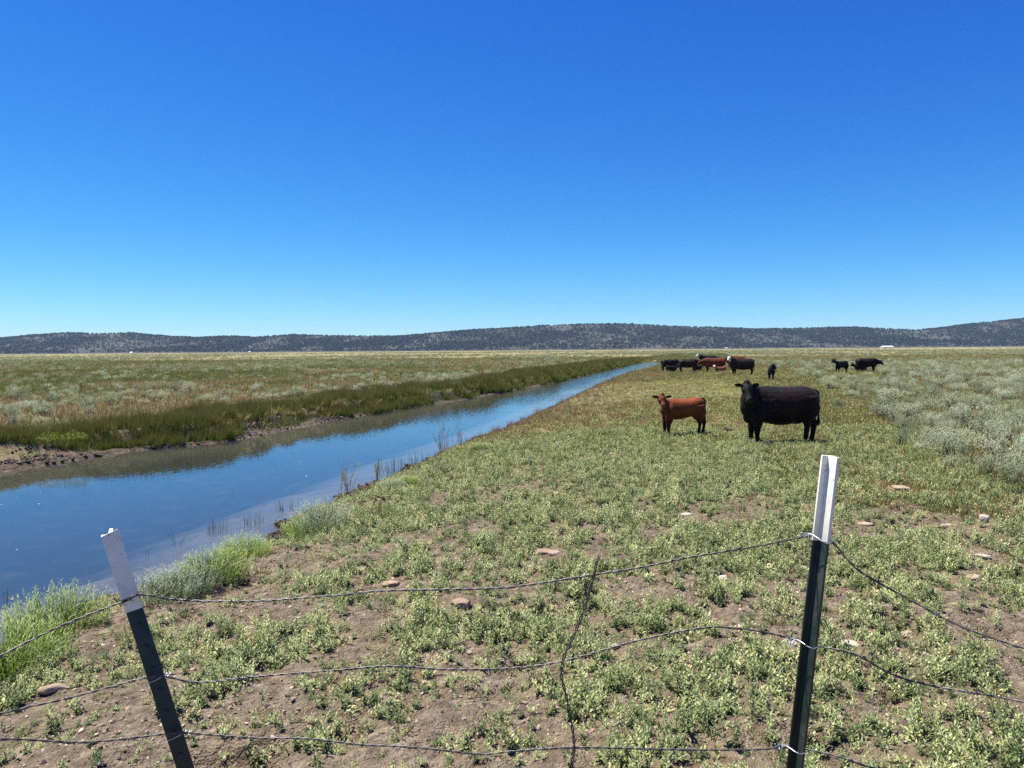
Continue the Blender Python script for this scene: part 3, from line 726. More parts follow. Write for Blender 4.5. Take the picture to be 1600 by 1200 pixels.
TRUNK_COW = [(-0.84, .93, .06, .09), (-0.80, .945, .16, .18), (-0.72, .95, .235, .26), (-0.58, .935, .285, .33), (-0.38, .895, .30, .365), (-0.12, .838, .315, .405), (0.12, .842, .325, .41), (0.40, .877, .295, .39), (0.62, .875, .26, .39), (0.77, .855, .21, .365), (0.87, .84, .15, .28), (0.93, .83, .08, .15), (0.95, .83, .03, .06)]
TRUNK_CALF = [(-0.545, .74, .04, .06), (-0.51, .74, .10, .13), (-0.45, .725, .145, .195), (-0.34, .70, .165, .215), (-0.18, .665, .17, .215), (0.0, .64, .18, .235), (0.16, .635, .18, .245), (0.30, .65, .155, .235), (0.42, .67, .12, .205), (0.50, .69, .075, .14), (0.53, .70, .03, .06)]
def cow_mesh(calf=False, head='turn', voxel=0.016, tail_swing=0.0, legs=None, lying=False):
    """one continuous body facing +X; returns mesh and head frame (poll, muzzle)"""
    k = 0.66 if calf else 1.0
    parts = []
    if lying:
        T = [(x, z - (0.31 if calf else 0.40), w * 1.12, h * 0.95) for x, z, w, h in (TRUNK_CALF if calf else TRUNK_COW)]
    else:
        T = TRUNK_CALF if calf else TRUNK_COW
    parts.append(loft([(x, 0, z, w, h) for x, z, w, h in T], (0, 0, 1), 22, 3))
    top = [(x, z + h) for x, z, w, h in T]
    if not lying:                                      # shoulder blades, hook bones, ribs of the barrel
        for sgn in (-1, 1):
            if calf:
                parts.append(loft([(.26, sgn * .085, .80, .04, .06), (.30, sgn * .115, .68, .055, .09), (.36, sgn * .12, .56, .04, .06)], (1, 0, 0), 10, 3))
            else:
                parts.append(loft([(.40, sgn * .15, 1.12, .06, .10), (.48, sgn * .215, .93, .07, .15), (.58, sgn * .195, .72, .05, .10)], (1, 0, 0), 12, 3))
        parts.append(loft([(-.45 * k, 0, (.905 if calf else 1.235), .03 * k, .03 * k), (-.1 * k, 0, (.865 if calf else 1.215), .035 * k, .03 * k), (.35 * k, 0, (.87 if calf else 1.24), .05 * k, .035 * k)], (0, 0, 1), 8, 3))
    # neck and head
    cx, cz = (0.36, 0.73) if calf else (0.55, 1.0)
    if lying: cz -= 0.31 if calf else 0.40
    if calf:
        HP = {'turn': ((0.56, 0.09, 0.94), (0.585, 0.29, 0.735)), 'front': ((0.72, 0, 0.99), (0.96, 0, 0.80)), 'low': ((0.78, 0, 0.72), (0.98, 0, 0.52)), 'side': ((0.64, 0.12, 0.96), (0.80, 0.28, 0.80))}[head]
    else:
        HP = {'turn': ((0.89, 0.17, 1.295), (0.915, 0.47, 0.975)), 'front': ((1.12, 0, 1.36), (1.46, 0, 1.10)), 'low': ((1.18, 0, 0.98), (1.46, 0, 0.66)), 'side': ((1.02, 0.18, 1.34), (1.26, 0.42, 1.07))}[head]
    if lying: HP = tuple((p[0], p[1], p[2] - (0.31 if calf else 0.40)) for p in HP)
    poll = Vector(HP[0]); muz = Vector(HP[1]); ax = (muz - poll).normalized(); hl = (muz - poll).length
    nb = poll + ax * 0.10 * k * 1.2 - Vector((0, 0, .05 * k))
    mid = Vector((cx, 0, cz)) * 0.45 + nb * 0.55 + Vector((0.03 * k, 0, 0.0))
    nw = 0.75 if calf else 1.0
    parts.append(loft([(cx - .2 * k, 0, cz - .02, .20 * k * nw, .30 * k * nw), (cx, 0, cz, .19 * k * nw, .27 * k * nw), (*mid, .15 * k * nw, .235 * k * nw), (*nb, .105 * k, .135 * k), (*(nb + ax * .04), .08 * k, .09 * k)], (0, 0, 1), 16, 3))
    if not calf and not lying: parts.append(loft([(*(nb * 0.9 + mid * 0.1 - Vector((0, 0, .08))), .03, .06), (*(mid * 0.7 + Vector((.27, 0, .24))), .04, .10), (.84, 0, .58, .05, .09), (.74, 0, .52, .05, .06)], (0, 1, 0), 10, 3))
    upv = Vector((0, 0, 1)); side, u = ring_frame(ax, upv); kk = k * (1.28 if calf else 1.0)
    H = [(-.06, .05, .05, 0), (-.03, .095, .095, 0), (.05, .115, .13, 0), (.13, .122, .145, -.01), (.22, .105, .135, -.012), (.31, .08, .105, -.008), (.39, .072, .085, 0), (.445, .078, .078, .0), (.475, .068, .062, 0), (.492, .04, .035, 0)]
    sc = hl / 0.47
    parts.append(loft([(*(poll + ax * (a * sc) + u * (o * kk)), w * kk, h * kk) for a, w, h, o in H], upv, 18, 2))
    parts.append(loft([(*(poll + ax * .0 + u * .07 * kk - side * .05 * kk), .04 * kk, .05 * kk), (*(poll + u * .105 * kk), .06 * kk, .06 * kk), (*(poll + u * .07 * kk + side * .05 * kk), .04 * kk, .05 * kk)], ax, 8, 2))
    for sgn in (-1, 1):                                # ears stand out sideways
        e0 = poll + ax * .05 * kk + side * (sgn * .09 * kk) + u * .045 * kk; out = (side * sgn + u * 0.12 - ax * 0.15).normalized()
        parts.append(loft([(*e0, .024 * kk, .03 * kk), (*(e0 + out * .06 * kk), .024 * kk, .055 * kk), (*(e0 + out * .13 * kk - u * .012 * kk), .022 * kk, .06 * kk), (*(e0 + out * .19 * kk - u * .03 * kk), .016 * kk, .028 * kk)], u, 10, 2))
        br = poll + ax * .16 * kk + side * (sgn * .098 * kk) + u * .05 * kk   # brow
        parts.append(loft([(*(br - ax * .04 * kk), .015 * kk, .02 * kk), (*br, .028 * kk, .028 * kk), (*(br + ax * .04 * kk), .015 * kk, .02 * kk)], u, 8, 2))
    # legs
    if lying:
        for sgn in (-1, 1):
            parts.append(loft([(.33 * k / .66 * .66, sgn * .15 * k, .2 * k, .09 * k, .1 * k), (.55 * k, sgn * .20 * k, .09 * k, .055 * k, .06 * k), (.25 * k, sgn * .24 * k, .05 * k, .04 * k, .045 * k)], (0, 0, 1), 8, 2))
            parts.append(loft([(-.5 * k, sgn * .2 * k, .3 * k, .16 * k, .2 * k), (-.30 * k, sgn * .30 * k, .14 * k, .10 * k, .12 * k), (-.55 * k, sgn * .32 * k, .06 * k, .05 * k, .06 * k), (-.25 * k, sgn * .34 * k, .05 * k, .04 * k, .045 * k)], (0, 0, 1), 8, 2))
    else:
        fx = 0.37 if calf else 0.60; rx = -0.40 if calf else -0.60
        lg = legs or (0.0, 0.03, 0.10, -0.10)
        zs = 0.70 if calf else 1.0; r = 0.76 if calf else 1.16; wy = 0.105 if calf else 0.165
        for sgn, d in ((1, lg[0]), (-1, lg[1])):
            parts.append(loft([(fx - .10 * k, sgn * wy, .95 * zs, .10 * k, .15 * k), (fx - .02 * k, sgn * wy * 1.08, .72 * zs, .115 * k, .17 * k), (fx + .0 * k, sgn * wy, .56 * zs, .085 * r, .125 * r), (fx + .015 + d * .5, sgn * wy * .95, .41 * zs, .062 * r, .078 * r), (fx + .02 + d * .6, sgn * wy * .93, .345 * zs, .058 * r, .07 * r), (fx + .015 + d * .8, sgn * wy * .92, .25 * zs, .043 * r, .05 * r), (fx + .015 + d, sgn * wy * .92, .14 * zs, .043 * r, .05 * r), (fx + .02 + d, sgn * wy * .93, .10 * zs, .048 * r, .054 * r), (fx + .04 + d, sgn * wy * .94, .05 * zs, .048 * r, .056 * r), (fx + .055 + d, sgn * wy * .95, -.005, .056 * r, .072 * r)], (1, 0, 0), 12, 2))
        for sgn, d in ((1, lg[2]), (-1, lg[3])):
            parts.append(loft([(rx + .02 * k, sgn * wy * .9, 1.02 * zs, .14 * k, .20 * k), (rx + .0 * k, sgn * wy * 1.1, .82 * zs, .13 * k, .235 * k), (rx - .01 * k + d * .35, sgn * wy * 1.08, .66 * zs, .105 * r, .18 * r), (rx - .06 * k + d * .75, sgn * wy, .54 * zs, .068 * r, .115 * r), (rx - .115 * k + d, sgn * wy * .95, .45 * zs, .052 * r, .078 * r), (rx - .105 * k + d, sgn * wy * .95, .37 * zs, .046 * r, .06 * r), (rx - .08 * k + d, sgn * wy * .95, .20 * zs, .042 * r, .05 * r), (rx - .06 * k + d, sgn * wy * .95, .11 * zs, .048 * r, .054 * r), (rx - .035 * k + d, sgn * wy * .96, .05 * zs, .048 * r, .056 * r), (rx - .02 * k + d, sgn * wy * .97, -.005, .056 * r, .072 * r)], (1, 0, 0), 12, 2))
    # tail
    x0 = T[0][0]; zt = T[2][1] + T[2][3] - 0.04 * k
    zb = (0.34 if calf else 0.40) if not lying else 0.06
    parts.append(loft([(x0 + .14 * k, 0, zt, .04 * k, .04 * k), (x0 - .015 * k, 0, zt - .03 * k, .034 * k, .034 * k), (x0 - .045 * k, tail_swing * .3, zt - .16 * k, .026 * k, .026 * k), (x0 - .04 * k, tail_swing * .7, zb + (zt - zb) * .45, .022 * k, .022 * k), (x0 - .035 * k, tail_swing, zb + .2 * k, .03 * k, .03 * k), (x0 - .03 * k, tail_swing, zb + .08 * k, .042 * k, .042 * k), (x0 - .03 * k, tail_swing, zb, .012 * k, .012 * k)], (0, 1, 0), 8, 3))
    if not calf and not lying:
        parts.append(loft([(-.52, 0, .56, .05, .05), (-.42, 0, .55, .13, .10), (-.28, 0, .53, .12, .08), (-.15, 0, .50, .05, .04)], (0, 0, 1), 12, 2))
    v, f = merge(parts)
    me0 = pydata('raw', v, f); ob = bpy.data.objects.new('raw', me0); COL.objects.link(ob)
    m1 = ob.modifiers.new('r', 'REMESH'); m1.mode = 'VOXEL'; m1.voxel_size = voxel
    m2 = ob.modifiers.new('s', 'SMOOTH'); m2.factor = 0.5; m2.iterations = 10 if voxel < 0.02 else 3
    dg = bpy.context.evaluated_depsgraph_get(); dg.update()
    me = bpy.data.meshes.new_from_object(ob.evaluated_get(dg)); me.name = 'cattle_body'
    bpy.data.objects.remove(ob); bpy.data.meshes.remove(me0)
    nv = len(me.vertices); co = np.empty(nv * 3); me.vertices.foreach_get('co', co); co = co.reshape(-1, 3); no = np.empty(nv * 3); me.vertices.foreach_get('normal', no); no = no.reshape(-1, 3)
    a_ = (0.030 if not calf else 0.018) * (fbm(co[:, 0] * 4.5 + co[:, 1] * 3, co[:, 2] * 5.0 + 7, 3, 521) - 0.5) + 0.008 * (fbm(co[:, 0] * 15 + co[:, 1] * 9, co[:, 2] * 15, 2, 523) - 0.5)
    a_ *= sstep(0.25, 0.5, co[:, 2] / co[:, 2].max()) * (co[:, 0] < 0.62 * co[:, 0].max())
    me.vertices.foreach_set('co', (co + no * a_[:, None]).astype(np.float32).ravel()); me.update()
    me.materials.clear(); me.materials.append(M_coat); me.shade_smooth()
    return me, (poll, muz, ax, side, u, kk)
def paint(me, hf, base, back=None, white_face=False, dark_head=None, dark_legs=None, muzzle=(0.012, 0.011, 0.011), light=None):
    co = np.empty(len(me.vertices) * 3); me.vertices.foreach_get('co', co); co = co.reshape(-1, 3)
    poll, muz, ax, side, u, kk = hf
    c = np.tile(np.array(base, float), (len(co), 1)); zmax = co[:, 2].max()
    if back is not None:                                # sun-bleached hair on the flanks and back
        n = fbm(co[:, 0] * 3.0 + 4 + co[:, 1] * 1.7, co[:, 2] * 3.0, 4, 501)
        w = sstep(0.42, 0.62, co[:, 2] / zmax) * (1 - sstep(0.25, 0.55, co[:, 0] / abs(co[:, 0]).max())) * sstep(0.25, 0.7, n)
        w *= 1 - sstep(0.55, 0.8, -co[:, 0] / abs(co[:, 0]).max()) * 0.8
        c = c * (1 - w[:, None]) + np.array(back) * w[:, None]
    if dark_legs is not None:
        w = 1 - sstep(0.25, 0.48, co[:, 2] / zmax); c = c * (1 - w[:, None]) + np.array(dark_legs) * w[:, None]
        w = sstep(0.44, 0.50, -co[:, 0] / (co[:, 0].max() - co[:, 0].min())) * sstep(0.02, 0.03, -(co[:, 0] - co[:, 0].min()) + 0.09 * kk)
        c = c * (1 - w[:, None]) + np.array(dark_legs) * w[:, None]
    rel = co - np.array(poll); along = rel @ np.array(ax); lat = rel @ np.array(side); upd = rel @ np.array(u); L_ = (muz - poll).length
    rad = np.hypot(lat, upd)
    head = (along > -0.03 * kk) & (along < L_ * 1.2) & (rad < 0.2 * kk)
    ear = (np.abs(lat) > 0.125 * kk) & (along < 0.16 * kk) & (along > -0.1 * kk) & (np.abs(upd - .05 * kk) < 0.12 * kk) & (np.abs(lat) < 0.36 * kk)
    if white_face:
        c[head & (along > 0.02 * kk) & (np.abs(lat) < 0.13 * kk)] = (0.62, 0.58, 0.52)
    if dark_head is not None: c[ear] = dark_head
    mz = head & (along > L_ * 0.90) & (upd > -0.2)
    c[mz] = muzzle
    if light is not None: c[head & (along > L_ * 0.86) & (along < L_ * 0.98) & (upd < -0.01 * kk)] = light
    hoof = co[:, 2] < 0.05 * (kk if kk < 1 else 1); c[hoof] = (0.018, 0.015, 0.013)
    a = me.attributes.new('coat', 'FLOAT_COLOR', 'POINT')
    a.data.foreach_set('color', np.concatenate([c, np.ones((len(c), 1))], 1).astype(np.float32).ravel())
def put_cow(name, label, cat, px, py, rotz, me_hf, scale=1.0, group=None, eyes=False, sink=0.0):
    me, hf = me_hf; p = at(px, py)
    z = g1(p.x, p.y); t = thing(name, label, cat, (p.x, p.y, z - sink), rotz, group); t.scale = scale if isinstance(scale, tuple) else (scale,) * 3
    part('body', me, None, t)
    if eyes:
        poll, muz, ax, side, u, kk = hf
        for sgn in (-1, 1):
            bm = bmesh.new(); bmesh.ops.create_uvsphere(bm, u_segments=12, v_segments=8, radius=.021 * kk)
            e = bpy.data.meshes.new('eye'); bm.to_mesh(e); bm.free(); e.shade_smooth()
            eo = part('eye', e, M_eye, t); eo.location = poll + ax * .165 * kk + side * (sgn * .106 * kk) + u * .038 * kk
        for sgn in (-1, 1):
            bm = bmesh.new(); bmesh.ops.create_uvsphere(bm, u_segments=10, v_segments=6, radius=.013 * kk)
            e = bpy.data.meshes.new('nostril'); bm.to_mesh(e); bm.free()
            eo = part('nostril', e, M_eye, t); eo.location = muz + ax * .012 * kk + side * (sgn * .035 * kk) + u * .022 * kk
    return t
BLK = (0.0032, 0.0028, 0.0028)
cw = cow_mesh(False, 'turn', 0.014, 0.03, (0.0, 0.04, 0.16, -0.14))
paint(cw[0], cw[1], BLK, back=(0.019, 0.0065, 0.0048), light=(0.10, 0.095, 0.09), muzzle=(0.02, 0.018, 0.018))
put_cow('cow', 'large black cow standing broadside with its head turned towards the fence', 'cow', 1220, 693, R(180 + 3), cw, (0.95, 0.97, 1.03), eyes=True)
cf = cow_mesh(True, 'turn', 0.011, 0.02, (0.0, 0.02, 0.07, -0.13))
paint(cf[0], cf[1], (0.165, 0.037, 0.010), back=(0.28, 0.070, 0.018), dark_head=(0.02, 0.008, 0.005), dark_legs=(0.035, 0.012, 0.006), muzzle=(0.20, 0.10, 0.07))
put_cow('calf', 'reddish-brown calf standing next to the large black cow', 'calf', 1066, 681, R(180 + 11), cf, 1.02, eyes=True)
# the herd further off
def herd(name, label, cat, px, py, rot, calf, head, scale, base, back=None, wf=False, lying=False, dl=None, legs=None, sink=0.0):
    m = cow_mesh(calf, head, 0.028 if not calf else 0.022, 0.02, legs, lying)
    paint(m[0], m[1], base, back, wf, None, dl)
    put_cow(name, label, cat, px, py, R(rot), m, scale * 1.16, sink=sink)
DK = (0.006, 0.005, 0.005)
herd('cow', 'black cow at the water end of the herd with its tail towards the canal', 'cow', 1046, 576.5, 8, False, 'low', 0.88, BLK)
herd('cow', 'black cow standing second from the canal in the herd', 'cow', 1075, 578.5, -6, False, 'low', 0.90, DK, (0.02, 0.012, 0.01), legs=(0.05, -0.1, 0.1, -0.05))
herd('cow', 'black cow with a white face looking over the back of the red cow', 'cow', 1108, 572.5, 188, False, 'front', 1.0, BLK, wf=True)
herd('cow', 'red-brown cow standing in the middle of the herd', 'cow', 1117, 580.5, 176, False, 'low', 0.93, (0.10, 0.026, 0.010), (0.16, 0.042, 0.014), dl=(0.02, 0.01, 0.008))
herd('cow', 'red-brown cow half hidden behind the white-faced dark cow', 'cow', 1150, 575, 182, False, 'low', 0.95, (0.12, 0.033, 0.012), (0.18, 0.055, 0.018), dl=(0.02, 0.01, 0.008))
herd('cow', 'dark brown cow with a white face at the near end of the herd', 'cow', 1160, 587, 186, False, 'side', 0.93, (0.016, 0.010, 0.008), (0.035, 0.018, 0.013), wf=True)
herd('calf', 'black calf lying down below the two black cows of the herd', 'calf', 1049, 577.5, 20, True, 'front', 1.0, BLK, lying=True)
herd('calf', 'black calf lying beside the hind legs of the white-faced black cow', 'calf', 1089, 577, 200, True, 'side', 0.9, BLK, lying=True)
herd('calf', 'reddish calf with a pale face lying in front of the herd', 'calf', 1126, 581, 190, True, 'side', 0.85, (0.24, 0.085, 0.05), wf=True, lying=True)
herd('calf', 'small black calf standing alone facing the fence behind the large cow', 'calf', 1205, 596, 248, True, 'turn', 0.95, BLK)
herd('cow', 'black yearling standing in the sagebrush with its head towards the herd', 'cow', 1315, 584, 205, True, 'front', 1.0, BLK)
herd('cow', 'black cow farthest along in the sagebrush with its head stretched forward', 'cow', 1353, 581.5, -10, False, 'low', 0.82, BLK)
herd('calf', 'black calf lying in the sagebrush beneath the farthest black cow', 'calf', 1345, 581, 190, True, 'front', 0.9, BLK, lying=True)

# ------------------------------------------------------------------ wire fence
FD = 1.75
def metal(name, c, rough, met, nz=0.0, c2=None, spec=0.5):
    t = NT(name)
    n = t.noise(55, 5, 0.65, t.obj())
    t.base(t.mix(t.mapr(n, 0.35, 0.7), c, c2 or c), rough, spec); t.b.inputs['Metallic'].default_value = met
    if nz: t.bump(n, nz, 0.001)
    return t.m
M_wire = metal('galvanised_wire', (0.17, 0.165, 0.16), 0.5, 0.8, 0.2, (0.07, 0.06, 0.05))
M_stay = metal('rusty_wire', (0.13, 0.11, 0.10), 0.6, 0.6, 0.2, (0.07, 0.05, 0.04))
M_clip = metal('bright_wire', (0.62, 0.63, 0.64), 0.35, 0.9)
def post_paint():
    t = NT('dark_green_paint'); O = t.obj(); n = t.noise(55, 5, 0.65, O); n2 = t.noise(140, 4, 0.7, O); n3 = t.noise(12, 3, 0.6, O)
    c = t.mix(t.mapr(n, 0.35, 0.7), (0.005, 0.013, 0.009), (0.012, 0.022, 0.015))
    c = t.mix(t.math('MULTIPLY', t.mapr(n2, 0.60, 0.66), t.mapr(n3, 0.48, 0.6)), c, (0.11, 0.05, 0.025))
    c = t.mix(t.math('MULTIPLY', t.mapr(n3, 0.5, 0.75), 0.12), c, (0.25, 0.22, 0.18)); t.base(c, t.mapr(n, 0.3, 0.7, 0.3, 0.55), 0.5); t.bump(n2, 0.2, 0.001); return t.m
M_green = post_paint()
def white_paint():
    t = NT('chipped_white_paint'); O = t.obj(); n = t.noise(90, 4, 0.6, O); n2 = t.noise(20, 4, 0.6, O)
    c = t.mix(t.mapr(n2, 0.3, 0.7), (0.88, 0.84, 0.72), (0.76, 0.71, 0.59))
    c = t.mix(t.mapr(n, 0.67, 0.70), c, (0.03, 0.035, 0.03)); c = t.mix(t.math('MULTIPLY', t.mapr(t.noise(35, 5, 0.7, O), 0.58, 0.72), 0.6), c, (0.38, 0.30, 0.22)); t.base(c, 0.5, 0.4); t.bump(n, 0.2, 0.0008); return t.m
M_white = white_paint()
fence = thing('barbed_wire_fence', 'barbed wire fence on two dark green steel posts with white tops', 'fence', (0, FD, 0.55))
FI = Vector(fence.location)
def floc(p): return Vector(p) - FI
def tee(w=0.036, th=0.004, stem=0.030, sth=0.006, grow=0.0):
    """T-section outline: flange along x, stem towards -y"""
    g = grow; w = w / 2 + g
    return [(-w, -g), (-w, th + g), (w, th + g), (w, -g), (sth / 2 + g, -g), (sth / 2 + g, -stem - g), (-sth / 2 - g, -stem - g), (-sth / 2 - g, -g)]
def prism(poly, p0, p1, xdir, jag=None, t0=0.0):
    ax = (p1 - p0).normalized(); X = (xdir - ax * xdir.dot(ax)).normalized(); Y = ax.cross(X)
    if Y.y < 0: Y = -Y
    n = len(poly); V = [p0 + X * a + Y * b for a, b in poly] + [p1 + X * a + Y * b + (ax * jag[i] if jag else Vector()) for i, (a, b) in enumerate(poly)]
    Fc = [tuple(range(n)), tuple(range(n, 2 * n))] + [(i, (i + 1) % n, n + (i + 1) % n, n + i) for i in range(n)]
    return V, Fc
def bevel_mesh(name, v, f, w=0.0012):
    bm = bmesh.new(); vs_ = [bm.verts.new(p) for p in v]
    for q in f: bm.faces.new([vs_[i] for i in q])
    bmesh.ops.recalc_face_normals(bm, faces=bm.faces)
    bmesh.ops.bevel(bm, geom=[e for e in bm.edges], offset=w, segments=2, affect='EDGES', profile=0.6)
    me = bpy.data.meshes.new(name); bm.to_mesh(me); bm.free(); me.shade_smooth(); return me
def fence_post(top_px, low_px, white_to, xdir, flip, label, jag=None, studs=True):
    T = at_depth(*top_px, FD); Lw = at_depth(*low_px, FD); ax = (Lw - T).normalized()
    bot = T + ax * ((T.z - (g1(T.x, FD) - 0.25)) / max(0.2, -ax.z))
    W = T + ax * white_to
    poly = tee(); polyw = tee(grow=0.0008)
    if flip: poly = [(a, -b) for a, b in poly]; polyw = [(a, -b) for a, b in polyw]
    v, f = prism(poly, floc(bot), floc(W - ax * 0.02), xdir)
    post = part('steel_post', bevel_mesh('steel_post', v, f), M_green, fence, label=label)
    v, f = prism(polyw, floc(W), floc(T), xdir, jag)
    tip = part('white_tip', bevel_mesh('white_tip', v, f, 0.0010), M_white, post)
    axu = -ax; X = (xdir - axu * xdir.dot(axu)).normalized(); Y = axu.cross(X)
    if Y.y < 0: Y = -Y
    sg = -1 if flip else 1
    if studs:
        bm = bmesh.new(); bmesh.ops.create_cube(bm, size=1.0)
        for q in bm.verts: q.co = Vector((q.co.x * 0.011, q.co.y * 0.006, q.co.z * 0.010))
        bmesh.ops.bevel(bm, geom=list(bm.edges), offset=0.002, segments=2, affect='EDGES')
        sm = bpy.data.meshes.new('stud'); bm.to_mesh(sm); bm.free(); sm.materials.append(M_green)
        rotm = Matrix((X, Y, axu)).transposed().to_4x4()
        for k in range(11):
            p = W + ax * (0.035 + 0.053 * k)
            o = part('stud', sm, None, post); o.matrix_local = Matrix.Translation(floc(p) + Y * (sg * 0.0055)) @ rotm
    return post, T, ax, X, Y, sg, tip
postR = fence_post((1296, 712), (1240, 1200), 0.197, Vector((1, 0.28, 0)), False, 'dark green steel post with a clean white top, stem edge facing the camera')
postL = fence_post((172, 834), (290, 1200), 0.185, Vector((1, 0.35, 0)), True, 'leaning dark green steel post with a chipped white top', jag=[0.004, 0.0, 0.006, 0.0, -0.002, 0.008, 0.010, 0.0])
def twist(pts, r, pitch, nwire=2, gap=1.0, n=5):
    """wires wound round one another along a path"""
    C = catmull(pts, 14); seg = np.linalg.norm(np.diff(C, axis=0), axis=1); sl = np.concatenate([[0], np.cumsum(seg)])
    m = int(sl[-1] / (pitch / 9)); u = np.linspace(0, sl[-1], m); Q = np.stack([np.interp(u, sl, C[:, k]) for k in range(3)], 1)
    out = []; tg = np.gradient(Q, axis=0); tg /= np.linalg.norm(tg, axis=1)[:, None]
    a = np.cross(tg, np.array([0.2, 1, 0.1])); a /= np.linalg.norm(a, axis=1)[:, None]; b = np.cross(tg, a)
    wob = 0.75 + 0.5 * vnoise(u * 9, u * 0 + 1, 77)
    for w in range(nwire):
        ph = 2 * math.pi * u / pitch + 2 * math.pi * w / nwire
        P = Q + (a * np.cos(ph)[:, None] + b * np.sin(ph)[:, None]) * (r * gap * wob)[:, None]
        out.append(tube(P.tolist(), r, n, 1, (0.13, 0.9, 0.4)))
    return out, Q, u
def strand(px_pts, label):
    W = [at_depth(x, y, d) - FI for x, y, d in px_pts]
    parts_, Q, u = twist([tuple(p) for p in W], 0.00135, 0.05)
    k = 0.04; bar = []
    while k < u[-1]:                                    # barbs
        i = int(np.searchsorted(u, k)); i = min(i, len(Q) - 2); t = Vector(Q[i + 1] - Q[i]).normalized(); c = Vector(Q[i]); A = t.orthogonal().normalized(); B = t.cross(A)
        an0 = random.uniform(0, 6.28); pts = []
        for j in range(15):
            an = an0 + j * 0.9; pts.append(c + (A * math.cos(an) + B * math.sin(an)) * 0.0036 + t * (0.0011 * (j - 7)))
        d0 = (pts[0] - c).normalized(); d1 = (pts[-1] - c).normalized()
        pts = [pts[0] + d0 * 0.011 - t * 0.003] + pts + [pts[-1] + d1 * 0.011 + t * 0.003]
        bar.append(tube([tuple(p) for p in pts], 0.0009, 4))
        k += 0.127 * random.uniform(0.92, 1.08)
    v, f = merge(parts_); o = part('wire_strand', pydata('wire_strand', v, f), M_wire, fence, True, label)
    for bv, bf in bar:
        part('barb', pydata('barb', bv, bf), M_wire, o, True)
    return o
S1 = [(-420, 1235, 1.2), (-200, 1128, 1.38), (0, 1025, 1.58), (95, 978, 1.66), (189, 941, 1.722), (203, 934, 1.715), (222, 929, 1.73), (290, 938, 1.75), (400, 939, 1.75), (525, 930, 1.75), (600, 923, 1.75), (700, 921, 1.75), (800, 917, 1.75), (928, 898, 1.75), (1004, 886, 1.75), (1077, 871, 1.75), (1180, 854, 1.75), (1262, 838, 1.76), (1282, 840, 1.775), (1300, 846, 1.772), (1340, 890, 1.73), (1400, 925, 1.69), (1500, 978, 1.62), (1600, 1013, 1.56), (1800, 1075, 1.42), (2000, 1140, 1.3)]
S2 = [(-420, 1260, 1.2), (-200, 1178, 1.38), (0, 1116, 1.58), (110, 1090, 1.66), (226, 1059, 1.722), (242, 1058, 1.715), (258, 1057, 1.73), (310, 1066, 1.75), (400, 1057, 1.75), (500, 1049, 1.75), (600, 1041, 1.75), (650, 1043, 1.75), (700, 1046, 1.75), (800, 1044, 1.75), (880, 1033, 1.75), (1000, 1000, 1.75), (1100, 981, 1.75), (1150, 982, 1.75), (1200, 989, 1.75), (1242, 1000, 1.765), (1262, 1006, 1.775), (1285, 1011, 1.765), (1335, 1022, 1.73), (1420, 1063, 1.68), (1600, 1097, 1.56), (1800, 1140, 1.42), (2000, 1190, 1.3)]
S3 = [(-420, 1240, 1.2), (-200, 1180, 1.38), (0, 1156, 1.58), (130, 1160, 1.66), (258, 1147, 1.722), (273, 1146, 1.715), (290, 1145, 1.73), (400, 1153, 1.75), (480, 1154, 1.75), (560, 1163, 1.75), (650, 1168, 1.75), (750, 1178, 1.75), (800, 1174, 1.75), (895, 1168, 1.75), (1000, 1170, 1.75), (1100, 1172, 1.75), (1190, 1171, 1.75), (1224, 1168, 1.765), (1244, 1171, 1.775), (1262, 1171, 1.765), (1320, 1185, 1.73), (1372, 1202, 1.69), (1600, 1250, 1.56), (1800, 1290, 1.42), (2000, 1330, 1.3)]
for S, lb in ((S1, 'top strand of barbed wire'), (S2, 'middle strand of barbed wire'), (S3, 'lowest visible strand of barbed wire')): strand(S, lb)
# twisted wire stay between the posts
sp = [at_depth(x, y, 1.745) - FI for x, y in ((937, 868), (932, 880), (928, 898), (918, 935), (903, 977), (884, 1020), (879, 1036), (877, 1055), (884, 1085), (890, 1115), (896, 1150), (897, 1170), (893, 1200), (894, 1260))]
pz, Q_, u_ = twist([tuple(p) for p in sp], 0.0017, 0.05, 2, 1.25)
v, f = merge(pz); part('wire_stay', pydata('wire_stay', v, f), M_stay, fence, True, 'dark twisted wire stay hanging between the posts')
# ties
def tie(post, pts, r=0.0012, mat=None, coil=None):
    P = catmull([tuple(at_depth(x, y, d) - FI) for x, y, d in pts], 6).tolist(); pr = [tube(P, r, 6, 1, (0.1, 0.3, 1))]
    if coil:
        c = at_depth(*coil) - FI; C = []
        for j in range(22):
            an = j * 0.62; C.append((c.x + 0.0008 * (j - 11), c.y + math.sin(an) * 0.0065, c.z + math.cos(an) * 0.0065))
        pr.append(tube(C, r, 6, 1, (1, 0, 0)))
    v, f = merge(pr); o = part('wire_tie', pydata('wire_tie', v, f), mat or M_clip, post[0], True); return o
for yy, dx in ((838, 0), (1003, -22), (1168, -41)):
    tie(postR, [(1252 + dx, yy, 1.76), (1260 + dx, yy - 5, 1.745), (1272 + dx, yy - 1, 1.725), (1284 + dx, yy + 7, 1.708), (1293 + dx, yy + 10, 1.706), (1301 + dx, yy + 7, 1.735), (1302 + dx, yy + 4, 1.775)], coil=(1258 + dx, yy - 1, 1.755))
for x0, yy in ((203, 936), (243, 1062), (273, 1152)):
    tie(postL, [(x0 - 15, yy + 9, 1.745), (x0 - 16, yy + 8, 1.722), (x0, yy + 1, 1.726), (x0 + 13, yy - 6, 1.730), (x0 + 16, yy - 6, 1.748), (x0 + 22, yy - 6, 1.75)], 0.001, M_wire if yy < 1000 else M_clip, coil=(x0 + 19, yy - 7, 1.75))

